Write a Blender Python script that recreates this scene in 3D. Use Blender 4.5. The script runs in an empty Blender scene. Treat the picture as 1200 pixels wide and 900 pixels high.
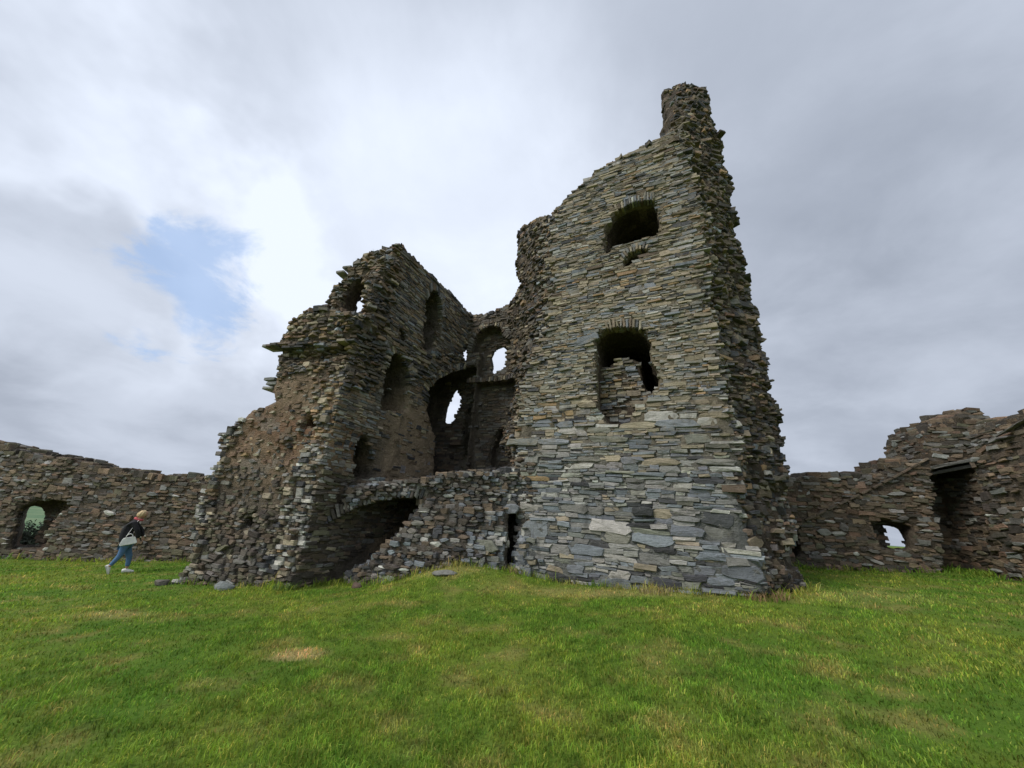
import bpy, bmesh, math, random, time
import numpy as np
from mathutils import Vector, Matrix
from mathutils.bvhtree import BVHTree

T0 = time.time()
SC = bpy.context.scene
COL = SC.collection

# ---------------------------------------------------------------- camera
cam_d = bpy.data.cameras.new("camera")
cam = bpy.data.objects.new("camera", cam_d)
COL.objects.link(cam)
th, ro = math.radians(20.5), math.radians(4.0)
fwd = Vector((0, math.cos(th), math.sin(th)))
rt0 = Vector((1, 0, 0)); up0 = rt0.cross(fwd)
rt = rt0 * math.cos(ro) + up0 * math.sin(ro)
upv = up0 * math.cos(ro) - rt0 * math.sin(ro)
EYE = Vector((0, 0, 1.6))
M = Matrix((rt, upv, -fwd)).transposed().to_4x4(); M.translation = EYE
cam.matrix_world = M
cam_d.sensor_width = 36.0
cam_d.lens = 36.0 * 410.0 / 1200.0
cam_d.clip_start = 0.05
cam_d.clip_end = 9000.0
SC.camera = cam

# ---------------------------------------------------------------- world, sun, exposure
SUN_EL, SUN_AZ = math.radians(46), math.radians(-120)      # azimuth measured from +Y towards +X: behind and left of the camera
SC.view_settings.view_transform = 'Standard'
SC.view_settings.look = 'None'
SC.view_settings.gamma = 1.0
SC.view_settings.exposure = 0.75


def N(nt, t, x=0, y=0, **kw):
    n = nt.nodes.new(t)
    n.location = (x, y)
    for k, v in kw.items():
        setattr(n, k, v)
    return n


def math_node(nt, op, a, b=None, clamp=False):
    n = N(nt, 'ShaderNodeMath', operation=op)
    n.use_clamp = clamp
    for i, v in enumerate((a, b)):
        if v is None:
            continue
        if isinstance(v, (int, float)):
            n.inputs[i].default_value = v
        else:
            nt.links.new(v, n.inputs[i])
    return n.outputs[0]


def mix_col(nt, fac, a, b, blend='MIX'):
    n = N(nt, 'ShaderNodeMix', data_type='RGBA', blend_type=blend)
    n.clamp_factor = True
    for idx, v in ((0, fac), (6, a), (7, b)):
        if isinstance(v, (int, float)):
            n.inputs[idx].default_value = v
        elif isinstance(v, tuple):
            n.inputs[idx].default_value = (v[0], v[1], v[2], 1)
        else:
            nt.links.new(v, n.inputs[idx])
    return n.outputs[2]


def smooth(nt, v, a, b):
    n = N(nt, 'ShaderNodeMapRange', interpolation_type='SMOOTHSTEP')
    n.clamp = True
    nt.links.new(v, n.inputs[0])
    n.inputs[1].default_value = a
    n.inputs[2].default_value = b
    return n.outputs[0]


world = bpy.data.worlds.new("World")
SC.world = world
world.use_nodes = True
nt = world.node_tree
nt.nodes.clear()
out = N(nt, 'ShaderNodeOutputWorld')
bg = N(nt, 'ShaderNodeBackground')
nt.links.new(bg.outputs[0], out.inputs[0])
SKY_STRENGTH = 0.1
bg.inputs[1].default_value = SKY_STRENGTH
sky = N(nt, 'ShaderNodeTexSky', sky_type='NISHITA')
sky.sun_disc = False
sky.sun_elevation = SUN_EL
sky.sun_rotation = SUN_AZ
tc = N(nt, 'ShaderNodeTexCoord')
nrm = N(nt, 'ShaderNodeVectorMath', operation='NORMALIZE')
nt.links.new(tc.outputs['Generated'], nrm.inputs[0])
DIRV = nrm.outputs[0]
sep = N(nt, 'ShaderNodeSeparateXYZ')
nt.links.new(DIRV, sep.inputs[0])
zc = math_node(nt, 'ADD', math_node(nt, 'MAXIMUM', sep.outputs[2], 0.0), 0.28)
dx = math_node(nt, 'DIVIDE', sep.outputs[0], zc)
dy = math_node(nt, 'DIVIDE', sep.outputs[1], zc)
comb = N(nt, 'ShaderNodeCombineXYZ')
nt.links.new(dx, comb.inputs[0]); nt.links.new(dy, comb.inputs[1])


def sky_noise(scale, detail, rough, off, dist=0.0):
    m = N(nt, 'ShaderNodeVectorMath', operation='ADD')
    nt.links.new(comb.outputs[0], m.inputs[0])
    m.inputs[1].default_value = off
    n = N(nt, 'ShaderNodeTexNoise')
    n.inputs['Scale'].default_value = scale
    n.inputs['Detail'].default_value = detail
    n.inputs['Roughness'].default_value = rough
    n.inputs['Distortion'].default_value = dist
    nt.links.new(m.outputs[0], n.inputs['Vector'])
    return n.outputs['Fac']


def lobe(d, inner, outer):
    """1 near a direction of the sky, falling to 0: where the thinner or thicker banks of cloud stand"""
    v = Vector(d).normalized()
    n = N(nt, 'ShaderNodeVectorMath', operation='DOT_PRODUCT')
    # wobble the direction with noise so that banks have ragged outlines
    w = N(nt, 'ShaderNodeVectorMath', operation='ADD')
    nt.links.new(DIRV, w.inputs[0])
    nt.links.new(WOB, w.inputs[1])
    nt.links.new(w.outputs[0], n.inputs[0])
    n.inputs[1].default_value = v
    return smooth(nt, n.outputs['Value'], math.cos(math.radians(outer)), math.cos(math.radians(inner)))


wn = N(nt, 'ShaderNodeTexNoise')
wn.inputs['Scale'].default_value = 2.6
wn.inputs['Detail'].default_value = 5.0
wn.inputs['Roughness'].default_value = 0.55
nt.links.new(DIRV, wn.inputs['Vector'])
ws = N(nt, 'ShaderNodeVectorMath', operation='SUBTRACT')
nt.links.new(wn.outputs['Color'], ws.inputs[0]); ws.inputs[1].default_value = (0.5, 0.5, 0.5)
wm = N(nt, 'ShaderNodeVectorMath', operation='SCALE')
nt.links.new(ws.outputs[0], wm.inputs[0]); wm.inputs['Scale'].default_value = 0.5
wm.inputs['Scale'].default_value = 0.22
WOB = wm.outputs[0]

n1 = sky_noise(0.9, 6, 0.5, (3.1, 1.7, 0.4), 0.6)
n2 = sky_noise(2.6, 6, 0.58, (0.3, 5.2, 1.1), 0.3)
body = math_node(nt, 'ADD', math_node(nt, 'MULTIPLY', n1, 0.6), math_node(nt, 'MULTIPLY', n2, 0.4))
thin = math_node(nt, 'MULTIPLY', smooth(nt, body, 0.34, 0.66), 0.36)
# an overcast: thinner, brighter cloud where the sun stands behind it, thick slate-grey banks to either side
for d, i, o, k in (((-0.17, 0.76, 0.60), 3, 36, .52), ((-0.75, 0.48, 0.45), 2, 22, .50), ((-0.2, 0.42, 0.88), 5, 50, .10),
                   ((-0.85, 0.45, 0.29), 1, 14, -.34), ((-0.77, 0.63, 0.10), 6, 28, -.14),
                   ((0.80, 0.56, 0.24), 8, 38, -.20), ((0.50, 0.46, 0.72), 4, 34, -.10), ((0.64, 0.75, 0.10), 3, 16, .10)):
    thin = math_node(nt, 'ADD', thin, math_node(nt, 'MULTIPLY', lobe(d, i, o), k))
thin = math_node(nt, 'ADD', thin, 0.20, True)
cloud = mix_col(nt, thin, (2.25, 2.52, 3.05), (5.3, 5.75, 6.6))
gd = N(nt, 'ShaderNodeVectorMath', operation='DOT_PRODUCT')
nt.links.new(DIRV, gd.inputs[0]); gd.inputs[1].default_value = Vector((-0.664, 0.622, 0.396)).normalized()
gn = sky_noise(3.4, 8, 0.62, (7.7, 2.1, 3.3), 0.4)
gv = math_node(nt, 'ADD', gd.outputs['Value'], math_node(nt, 'MULTIPLY_ADD', gn, 0.05)); nt.nodes[-2].inputs[2].default_value = -0.025
gap = smooth(nt, gv, math.cos(math.radians(7.6)), math.cos(math.radians(0.5)))
blue = mix_col(nt, 0.25, (2.3, 3.4, 5.4), sky.outputs[0])
SKYCOL = mix_col(nt, math_node(nt, 'MULTIPLY', gap, 0.7), cloud, blue)

nt.links.new(SKYCOL, bg.inputs[0])

sun_d = bpy.data.lights.new("sun", 'SUN')
sun_d.energy = 1.5
sun_d.angle = math.radians(28)
sun_d.color = (1.0, 0.96, 0.9)
sun = bpy.data.objects.new("sun", sun_d)
COL.objects.link(sun)
sdir = Vector((math.sin(SUN_AZ) * math.cos(SUN_EL), math.cos(SUN_AZ) * math.cos(SUN_EL), math.sin(SUN_EL)))
sun.rotation_euler = sdir.to_track_quat('Z', 'Y').to_euler()
sun.location = sdir * 60

SC.cycles.max_bounces = 6
SC.cycles.diffuse_bounces = 3

# ---------------------------------------------------------------- measured outlines of the ruin, metres in each wall's own frame (along, height)
POLY = {'back': [(-9.747, -1.581), (-9.435, 11.041), (-8.764, 10.904), (-8.389, 10.634), (-7.902, 10.536), (-7.437, 10.538), (-6.87, 10.796), (-6.351, 10.964), (-6.034, 11.457),
          (-4.278, 11.264), (-3.994, -0.779)],
 'back_arch': [(-8.04, 7.362), (-8.281, 8.59), (-8.139, 9.328), (-7.767, 9.719), (-7.276, 9.813), (-6.772, 9.632), (-6.643, 9.126), (-6.286, 8.895), (-6.076, 7.149),
               (-6.685, 7.136), (-7.536, 7.185)],
 'back_hole': [(-7.116, 3.363), (-7.053, 4.35), (-6.86, 4.892), (-6.552, 5.064), (-6.349, 4.514), (-6.335, 3.368)],
 'back_recess': [(-9.702, 2.496), (-8.281, 7.139), (-7.301, 7.0), (-6.671, 6.976), (-5.91, 7.053), (-5.4, 2.619)],
 'back_sky': [(-7.337, 7.65), (-7.239, 8.023), (-7.358, 8.342), (-7.213, 8.719), (-6.908, 8.808), (-6.675, 8.642), (-6.733, 8.26), (-6.622, 7.947), (-6.732, 7.708),
              (-6.987, 7.653), (-7.152, 7.545)],
 'back_slit': [(-8.76, 8.39), (-8.708, 8.748), (-8.567, 8.774), (-8.431, 8.438), (-8.537, 8.138)],
 'cellar_gap': [(4.785, 1.565), (5.0, 1.914), (5.171, 1.436), (5.124, 0.626), (5.038, 0.175), (4.831, 0.244)],
 'cellar_mouth': [(-1.254, -0.682), (-0.979, 0.473), (-0.263, 1.005), (0.04, 1.108), (0.323, 1.317), (0.717, 1.559), (1.134, 1.74), (1.685, 1.867), (2.258, 1.907),
                  (2.426, 1.874), (2.31, 1.578), (2.136, 1.242), (1.856, 0.908), (1.58, 0.604), (1.358, 0.29), (1.028, 0.114), (0.73, -0.076), (0.66, -0.588)],
 'cellar_top': [(0.926, -1.292), (0.168, 1.985), (0.419, 2.093), (1.033, 2.251), (1.713, 2.37), (2.407, 2.467), (2.674, 2.604), (3.332, 2.749), (3.816, 2.785),
                (4.422, 2.879), (4.793, 2.883), (5.786, 3.032), (5.915, -1.075)],
 'chamber_box': [(-9.702, 4.465), (-9.038, 4.453), (-8.946, 3.79), (-9.598, 3.791)],
 'chamber_slot': [(-10.061, 5.51), (-10.026, 6.24), (-9.89, 6.67), (-9.74, 7.015), (-9.575, 7.27), (-9.25, 6.71), (-9.234, 6.233), (-9.486, 5.949), (-9.517, 5.486)],
 'corner_arch': [(11.317, 2.742), (11.063, 4.28), (10.784, 4.521), (10.231, 5.256), (10.158, 5.996), (10.629, 6.607), (11.533, 7.276), (12.607, 7.887), (13.303, 7.952),
                 (14.759, 3.14)],
 'left_hole': [(-0.936, -0.838), (-1.145, -0.128), (-1.399, 0.608), (-1.104, 0.694), (-0.696, 0.654), (-0.383, 0.377), (-0.147, 0.035), (-0.221, -0.289),
               (0.025, -0.773)],
 'left_niche': [(0.297, -0.775), (-0.256, 0.474), (-0.263, 0.723), (0.117, 0.937), (0.728, 1.007), (1.697, 0.881), (1.244, 0.48), (1.152, -0.101), (1.396, -0.7)],
 'left_top': [(-2.73, -4.107), (-8.877, 3.738), (-5.295, 3.302), (-2.736, 3.014), (-2.126, 2.908), (-1.646, 2.69), (-0.662, 2.574), (-0.65, 2.748), (0.141, 2.691),
              (1.069, 2.574), (1.607, 2.403), (2.105, 2.298), (2.956, 2.283), (3.8, 2.268), (4.701, 2.191), (5.517, 2.208), (6.15, 2.312), (6.569, 2.24), (9.632, 2.493),
              (11.336, -3.024)],
 'lintel': [(4.248, 3.908), (5.418, 4.211)],
 'pier_ledge': [(1.215, 4.217), (2.495, 4.548)],
 'pier_top': [(-0.881, -0.95), (0.345, 2.533), (0.906, 4.944), (1.835, 4.769), (2.081, 4.725), (2.292, 4.778), (2.618, 4.814), (3.509, 5.043), (4.582, 5.285),
              (1.835, -0.828)],
 'putlog': [(-1.174, 4.05), (-1.023, 4.043), (-1.031, 3.906), (-1.181, 3.912)],
 'raggle': [(0.387, 2.056), (1.388, 2.587), (2.433, 3.142), (3.089, 3.517), (4.142, 4.146)],
 'right_hole': [(2.749, 2.11), (3.028, 2.13), (3.329, 2.073), (3.393, 1.723), (3.402, 1.426), (2.793, 1.376), (2.744, 1.903)],
 'right_niche': [(2.22, 2.079), (2.651, 2.232), (3.069, 2.186), (3.337, 2.083), (3.165, 1.758), (3.004, 1.392), (2.339, 1.337), (2.255, 1.689)],
 'right_recess': [(4.241, 3.881), (5.431, 4.185), (5.261, 0.405), (3.513, 0.217), (3.803, 1.344), (3.963, 2.174), (3.879, 2.386)],
 'right_slot': [(-0.142, 0.884), (0.062, 1.724), (0.178, 1.835), (0.215, 1.659), (0.118, 0.907)],
 'right_top': [(-1.639, -1.246), (-0.695, 3.217), (0.129, 3.281), (0.813, 3.619), (1.305, 3.637), (2.214, 3.672), (2.328, 3.567), (2.946, 3.754), (3.022, 4.058),
               (3.756, 4.19), (4.12, 4.227), (4.13, 4.502), (4.248, 5.011), (4.698, 5.417), (5.453, 5.65), (5.791, 5.969), (6.125, 5.996), (6.183, 5.707), (6.355, 5.452),
               (6.706, 5.509), (5.663, 0.047), (5.378, -0.757)],
 'side': [(6.476, -1.221), (6.521, -0.338), (6.475, 1.342), (6.474, 3.083), (6.44, 4.672), (6.473, 6.194), (6.705, 8.528), (7.197, 10.554), (7.475, 10.714),
          (8.083, 10.613), (8.73, 10.751), (9.654, 10.754), (10.736, 10.836), (11.45, 10.842), (12.097, 10.677), (13.018, 11.033), (24.761, -3.231), (25.026, -6.062)],
 'side_arch_high': [(9.463, 7.325), (9.354, 8.201), (9.221, 9.412), (9.353, 10.031), (9.724, 10.198), (10.084, 9.966), (10.311, 9.258), (10.521, 7.827)],
 'side_arch_low': [(8.035, 4.449), (7.978, 5.521), (7.938, 6.123), (8.06, 6.595), (8.429, 6.667), (8.927, 6.315), (9.151, 5.802), (9.265, 4.806)],
 'side_crack': [(8.071, 7.538), (8.362, 7.626), (8.604, 7.403), (8.626, 7.135), (8.297, 7.177)],
 'side_door': [(7.547, 2.259), (7.426, 3.023), (7.39, 3.497), (7.741, 3.549), (8.049, 3.188), (8.267, 2.778), (8.314, 2.345)],
 'tower_front': [(-4.099, -0.356), (-4.039, 0.554), (-4.005, 1.201), (-3.813, 1.82), (-4.177, 2.726), (-4.288, 3.591), (-4.243, 4.644), (-4.336, 5.207), (-4.029, 5.957),
                 (-3.679, 6.599), (-3.351, 7.161), (-3.287, 8.009), (-3.101, 9.008), (-3.497, 10.082), (-3.363, 10.991), (-3.183, 11.601), (-3.152, 11.67),
                 (-3.154, 11.792), (-3.135, 12.528), (-2.747, 12.963), (-2.296, 13.326), (-1.628, 13.755), (-0.803, 13.958), (-0.099, 14.112), (0.484, 14.098),
                 (0.614, 14.027), (0.742, 13.957), (0.869, 13.887), (0.99, 13.779), (1.106, 13.633), (1.157, 13.361), (1.197, 12.744), (1.279, 11.652), (1.366, 10.735),
                 (1.324, 9.759), (1.231, 8.559), (0.985, 7.481), (1.195, 6.512), (1.186, 5.653), (1.177, 4.848), (1.231, 4.299), (1.255, 3.577), (1.242, 2.993),
                 (1.1, 2.432), (1.138, 1.781), (1.263, 1.373), (1.379, 0.969), (1.436, 0.342)],
 'tower_rear': [(-4.842, -0.455), (-4.925, 0.699), (-4.919, 1.443), (-5.034, 2.218), (-5.178, 2.898), (-5.395, 3.616), (-5.638, 4.532), (-5.359, 5.311), (-5.131, 5.949),
                (-5.366, 6.829), (-5.335, 7.908), (-5.591, 8.908), (-5.574, 9.706), (-5.357, 10.487), (-5.469, 11.603), (-5.585, 13.363), (-5.283, 13.844),
                (-4.55, 13.771), (-3.648, 13.299), (-3.022, 13.163), (-2.31, 13.627), (-1.494, 14.552), (-0.638, 14.97), (0.18, 15.191), (0.613, 15.934), (0.707, 17.946),
                (0.84, 18.8), (1.511, 18.959), (2.429, 17.94), (2.339, 16.662), (2.467, 15.153), (2.436, 13.421), (2.495, 12.502), (2.428, 10.909), (2.459, 9.788),
                (2.442, 8.882), (2.43, 7.906), (2.395, 7.105), (2.392, 5.894), (2.36, 5.194), (2.458, 4.518), (2.533, 3.882), (2.433, 3.091), (2.359, 2.559),
                (2.312, 1.707), (2.302, 1.018), (2.293, 0.534), (2.285, 0.152)],
 'win_main': [(-1.929, 4.548), (-1.912, 6.77), (-1.603, 6.978), (-1.109, 7.006), (-0.601, 6.802), (-0.376, 6.438), (-0.459, 5.871), (-0.252, 5.441), (-0.274, 5.149),
              (-0.55, 4.836), (-0.732, 4.659), (-0.96, 4.437), (-1.132, 4.025), (-1.641, 4.024), (-1.746, 4.364)],
 'win_main_deep': [(-1.877, 5.949), (-1.912, 6.77), (-1.603, 6.978), (-1.109, 7.006), (-0.601, 6.802), (-0.376, 6.438), (-0.459, 5.871), (-0.252, 5.441), (-0.274, 5.149),
                   (-0.602, 5.01), (-0.709, 5.392), (-0.733, 6.118), (-1.048, 6.271), (-1.381, 6.238), (-1.678, 6.033)],
 'win_mid_small': [(-1.034, 9.299), (-0.867, 9.55), (-0.529, 9.648), (-0.259, 9.564), (-0.446, 9.357), (-0.911, 9.165)],
 'win_top': [(-1.463, 10.008), (-1.465, 10.873), (-1.137, 11.426), (-0.632, 11.606), (0.103, 11.495), (0.144, 10.686), (0.144, 10.033), (-0.583, 10.038),
             (-1.243, 10.044)],
 'win_top_slot': [(-1.521, 10.893), (-1.294, 10.96), (-1.337, 9.692), (-1.552, 9.757)],
 'wing_high': [(1.269, 4.232), (2.427, 7.698), (2.096, 8.477), (2.056, 8.835), (1.525, 9.22), (1.659, 9.458), (1.457, 9.775), (0.944, 10.133), (0.387, 10.291),
               (-0.094, 10.457), (-1.29, 10.292), (-3.808, 4.227)],
 'wing_ledge': [(3.001, 6.206), (2.493, 6.091), (2.1, 5.895), (1.533, 5.813), (0.994, 5.878), (0.506, 6.088), (0.449, 5.883), (0.934, 5.674), (1.521, 5.581),
                (2.191, 5.692), (2.785, 5.984)],
 'wing_low': [(3.487, -0.917), (3.684, -0.552), (3.447, -0.333), (3.334, 0.017), (3.622, 0.469), (3.849, 1.037), (3.825, 1.488), (3.849, 2.118), (3.628, 2.319),
              (3.623, 2.513), (3.867, 3.184), (3.622, 3.577), (2.977, 4.11), (2.342, 4.349), (2.613, 4.735), (2.492, 5.097), (2.796, 5.834), (3.024, 6.269),
              (2.716, 6.439), (2.497, 6.865), (2.334, 7.174), (1.624, 7.444), (0.791, 7.349), (-0.048, 7.099), (-0.82, 6.984), (-1.694, 6.922), (-3.076, -0.54),
              (3.299, -1.268)],
 'wing_open': [(1.389, 7.555), (1.455, 8.175), (1.378, 8.661), (1.155, 8.998), (0.813, 9.144), (0.451, 8.329), (0.284, 7.476)],
 'wing_putlogs': [[(1.014, 3.826), (0.783, 3.827), (0.705, 3.58), (0.933, 3.577)], [(2.023, 1.047), (1.804, 1.062), (1.738, 0.899), (1.955, 0.884)]],
 'wing_slit': [(0.705, 7.473), (0.833, 8.122), (0.749, 8.46), (0.519, 8.335), (0.211, 7.438)]}


# ---------------------------------------------------------------- helpers
def tag(o, label=None, cat=None, group=None, kind=None):
    if label: o['label'] = label
    if cat: o['category'] = cat
    if group: o['group'] = group
    if kind: o['kind'] = kind
    return o


def link(o, parent=None):
    COL.objects.link(o)
    if parent is not None:
        o.parent = parent
    return o


def empty(name, mat4):
    o = bpy.data.objects.new(name, None)
    o.empty_display_size = 0.3
    COL.objects.link(o)
    o.matrix_world = mat4
    return o


def mesh_np(name, V, Fc, mat, tint=None, smooth_shade=False):
    """V (n,3); Fc: (m,4) or (m,3) int array or list of lists"""
    me = bpy.data.meshes.new(name)
    V = np.asarray(V, dtype=np.float32)
    if isinstance(Fc, np.ndarray):
        m, k = Fc.shape
        me.vertices.add(len(V)); me.vertices.foreach_set('co', V.ravel())
        me.loops.add(m * k); me.loops.foreach_set('vertex_index', Fc.astype(np.int32).ravel())
        me.polygons.add(m)
        me.polygons.foreach_set('loop_start', np.arange(0, m * k, k, dtype=np.int32))
        me.polygons.foreach_set('loop_total', np.full(m, k, dtype=np.int32))
        me.update(calc_edges=True)
        me.validate()
    else:
        me.from_pydata(V.tolist(), [], Fc)
    if tint is not None:
        a = me.attributes.new('tint', 'FLOAT_COLOR', 'FACE')
        t = np.ones((len(me.polygons), 4), dtype=np.float32)
        t[:, :3] = tint
        a.data.foreach_set('color', t.ravel())
    if smooth_shade:
        me.polygons.foreach_set('use_smooth', np.ones(len(me.polygons), dtype=bool))
    me.materials.append(mat)
    return me


# ---------------------------------------------------------------- materials
def new_mat(name):
    m = bpy.data.materials.new(name)
    m.use_nodes = True
    t = m.node_tree
    b = t.nodes['Principled BSDF']
    return m, t, b


def noise(t, vec, scale, detail=4.0, rough=0.6, dist=0.0):
    n = N(t, 'ShaderNodeTexNoise')
    n.inputs['Scale'].default_value = scale
    n.inputs['Detail'].default_value = detail
    n.inputs['Roughness'].default_value = rough
    n.inputs['Distortion'].default_value = dist
    t.links.new(vec, n.inputs['Vector'])
    return n.outputs['Fac']


def scaled(t, vec, s):
    n = N(t, 'ShaderNodeVectorMath', operation='MULTIPLY')
    t.links.new(vec, n.inputs[0]); n.inputs[1].default_value = s
    return n.outputs[0]


def stone_material(name, bump=0.5, speck=0.5, lay_k=.8, lump_k=.3, lime=.15):
    m, t, b = new_mat(name)
    pos = N(t, 'ShaderNodeNewGeometry').outputs['Position']
    at = N(t, 'ShaderNodeAttribute', attribute_name='tint').outputs['Color']
    big = noise(t, pos, 1.1, 3, 0.6)
    mid = noise(t, scaled(t, pos, (1, 1, 1.8)), 6.0, 6, 0.7)
    fine = noise(t, scaled(t, pos, (1, 1, 2.5)), 34.0, 4, 0.7)
    v = math_node(t, 'MULTIPLY_ADD', mid, 1.3); t.nodes[-1].inputs[2].default_value = 0.35
    v2 = math_node(t, 'MULTIPLY_ADD', fine, 0.8); t.nodes[-1].inputs[2].default_value = 0.6
    v = math_node(t, 'MULTIPLY', v, v2)
    g = N(t, 'ShaderNodeCombineColor')
    for i in range(3):
        t.links.new(v, g.inputs[i])
    c = mix_col(t, 1.0, at, g.outputs[0], 'MULTIPLY')
    # crustose lichen: pale grey and ochre blotches that belong to the stone
    l1 = smooth(t, noise(t, pos, 9.0, 5, 0.7), 0.60, 0.70)
    l1 = math_node(t, 'MULTIPLY', l1, speck)
    c = mix_col(t, l1, c, (0.27, 0.265, 0.23))
    l2 = smooth(t, noise(t, scaled(t, pos, (1.0, 1.0, 1.4)), 3.1, 6, 0.75), 0.61, 0.72)
    l2 = math_node(t, 'MULTIPLY', l2, speck * 0.9)
    c = mix_col(t, l2, c, (0.20, 0.13, 0.065))
    # remains of lime harling smeared over stones and joints alike
    l4 = smooth(t, noise(t, scaled(t, pos, (1, 1, 1.6)), 1.5, 8, 0.78), 0.50, 0.58)
    sz = N(t, 'ShaderNodeSeparateXYZ'); t.links.new(pos, sz.inputs[0])
    l4 = math_node(t, 'MULTIPLY', l4, smooth(t, math_node(t, 'ADD', sz.outputs[2], math_node(t, 'MULTIPLY', big, 3.0)), 3.6, 6.4))
    c = mix_col(t, math_node(t, 'MULTIPLY', l4, lime), c, (0.30, 0.25, 0.165))
    # damp dark streaks and moss
    l3 = smooth(t, noise(t, scaled(t, pos, (1.2, 1.2, 0.5)), 1.7, 5, 0.7), 0.54, 0.72)
    c = mix_col(t, math_node(t, 'MULTIPLY', l3, 0.55), c, (0.045, 0.043, 0.036))
    t.links.new(c, b.inputs['Base Color'])
    b.inputs['Roughness'].default_value = 0.88
    b.inputs['Specular IOR Level'].default_value = 0.25
    # cleavage: thin layers, plus pitting
    lay = noise(t, scaled(t, pos, (1.5, 1.5, 16.0)), 3.0, 5, 0.65)
    pit = noise(t, pos, 26.0, 5, 0.7)
    hgt = math_node(t, 'ADD', math_node(t, 'MULTIPLY', lay, lay_k), math_node(t, 'MULTIPLY', pit, 0.7))
    hgt = math_node(t, 'ADD', hgt, math_node(t, 'MULTIPLY', noise(t, pos, 9.0, 5, .65), lump_k))
    bn = N(t, 'ShaderNodeBump')
    bn.inputs['Strength'].default_value = bump
    bn.inputs['Distance'].default_value = 0.06
    t.links.new(hgt, bn.inputs['Height'])
    t.links.new(bn.outputs[0], b.inputs['Normal'])
    return m


M_STONE = stone_material('slate_rubble', 0.6, 0.4)
M_TOWER = stone_material('slate_with_lime_traces', 0.6, 0.35, lime=.5)
M_CORE = stone_material('rubble_core_and_mortar', 1.0, 0.25, .9, 2.0)
M_ROCK = stone_material('pale_boulder', 0.5, 0.6)


# ---------------------------------------------------------------- numpy geometry tools
def sdf_poly(P, X, Y):
    """signed distance to a polygon, positive inside; X, Y broadcast arrays"""
    P = np.asarray(P, dtype=np.float64)
    d = np.full(np.broadcast(X, Y).shape, 1e9)
    ins = np.zeros(d.shape, bool)
    n = len(P)
    for i in range(n):
        ax, ay = P[i]; bx, by = P[(i + 1) % n]
        ex, ey = bx - ax, by - ay
        L2 = ex * ex + ey * ey + 1e-12
        px, py = X - ax, Y - ay
        tt = np.clip((px * ex + py * ey) / L2, 0, 1)
        d = np.minimum(d, (px - tt * ex) ** 2 + (py - tt * ey) ** 2)
        if ay != by:
            cr = ((ay > Y) != (by > Y)) & (X < ex * (Y - ay) / ey + ax)
            ins ^= cr
    d = np.sqrt(d)
    return np.where(ins, d, -d).astype(np.float32)


def vnoise(shape, h, cell, seed):
    """trilinear value noise on a grid, -1..1; cell = (cx, cy, cz) metres"""
    rng = np.random.default_rng(seed)
    idx = [np.arange(s) * h / c for s, c in zip(shape, cell)]
    n = [int(i[-1]) + 3 for i in idx]
    L = rng.uniform(-1, 1, n).astype(np.float32)
    for ax in range(3):
        i0 = idx[ax].astype(int); f = (idx[ax] - i0).astype(np.float32)
        f = f * f * (3 - 2 * f)
        sh = [1, 1, 1]; sh[ax] = -1
        f = f.reshape(sh)
        L = np.take(L, i0, axis=ax) * (1 - f) + np.take(L, i0 + 1, axis=ax) * f
    return L


def surface_nets(f, org, h):
    f = f.copy()
    for sl in ((0,), (-1,)):
        f[sl[0], :, :] = -1; f[:, sl[0], :] = -1; f[:, :, sl[0]] = -1
    ins = f > 0
    nx, ny, nz = f.shape
    cnt = np.zeros((nx - 1, ny - 1, nz - 1), np.int8)
    acc = np.zeros((nx - 1, ny - 1, nz - 1, 3), np.float32)
    corners = [(i, j, k) for i in (0, 1) for j in (0, 1) for k in (0, 1)]

    def sub(a, c):
        return a[c[0]:nx - 1 + c[0], c[1]:ny - 1 + c[1], c[2]:nz - 1 + c[2]]
    for c0 in corners:
        for ax in range(3):
            if c0[ax] == 1:
                continue
            c1 = list(c0); c1[ax] = 1
            a, b = sub(f, c0), sub(f, c1)
            x = (a > 0) != (b > 0)
            tt = np.where(x, a / np.where(x, a - b, 1), 0)
            for q in range(3):
                acc[..., q] += np.where(x, c0[q] + (tt if q == ax else 0), 0)
            cnt += x
    act = cnt > 0
    ids = np.full(act.shape, -1, np.int64)
    ids[act] = np.arange(act.sum())
    I = np.argwhere(act)
    V = (I + acc[act] / cnt[act][:, None]) * h + np.array(org)
    F = []
    # edges along each axis
    for ax in range(3):
        o1, o2 = [(1, 2), (2, 0), (0, 1)][ax]
        sl0 = [slice(None)] * 3; sl1 = [slice(None)] * 3
        sl0[ax] = slice(0, -1); sl1[ax] = slice(1, None)
        a, b = ins[tuple(sl0)], ins[tuple(sl1)]
        for flip, msk in ((False, a & ~b), (True, ~a & b)):
            E = np.argwhere(msk)
            e1 = np.zeros(3, int); e1[o1] = 1
            e2 = np.zeros(3, int); e2[o2] = 1
            ok = (E[:, o1] > 0) & (E[:, o2] > 0) & (E[:, o1] < f.shape[o1] - 1) & (E[:, o2] < f.shape[o2] - 1)
            E = E[ok]
            q = [ids[tuple((E - e1 - e2).T)], ids[tuple((E - e2).T)], ids[tuple(E.T)], ids[tuple((E - e1).T)]]
            if flip:
                q = q[::-1]
            F.append(np.stack(q, 1))
    F = np.concatenate(F)
    F = F[(F >= 0).all(1)]
    return V, F


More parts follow.
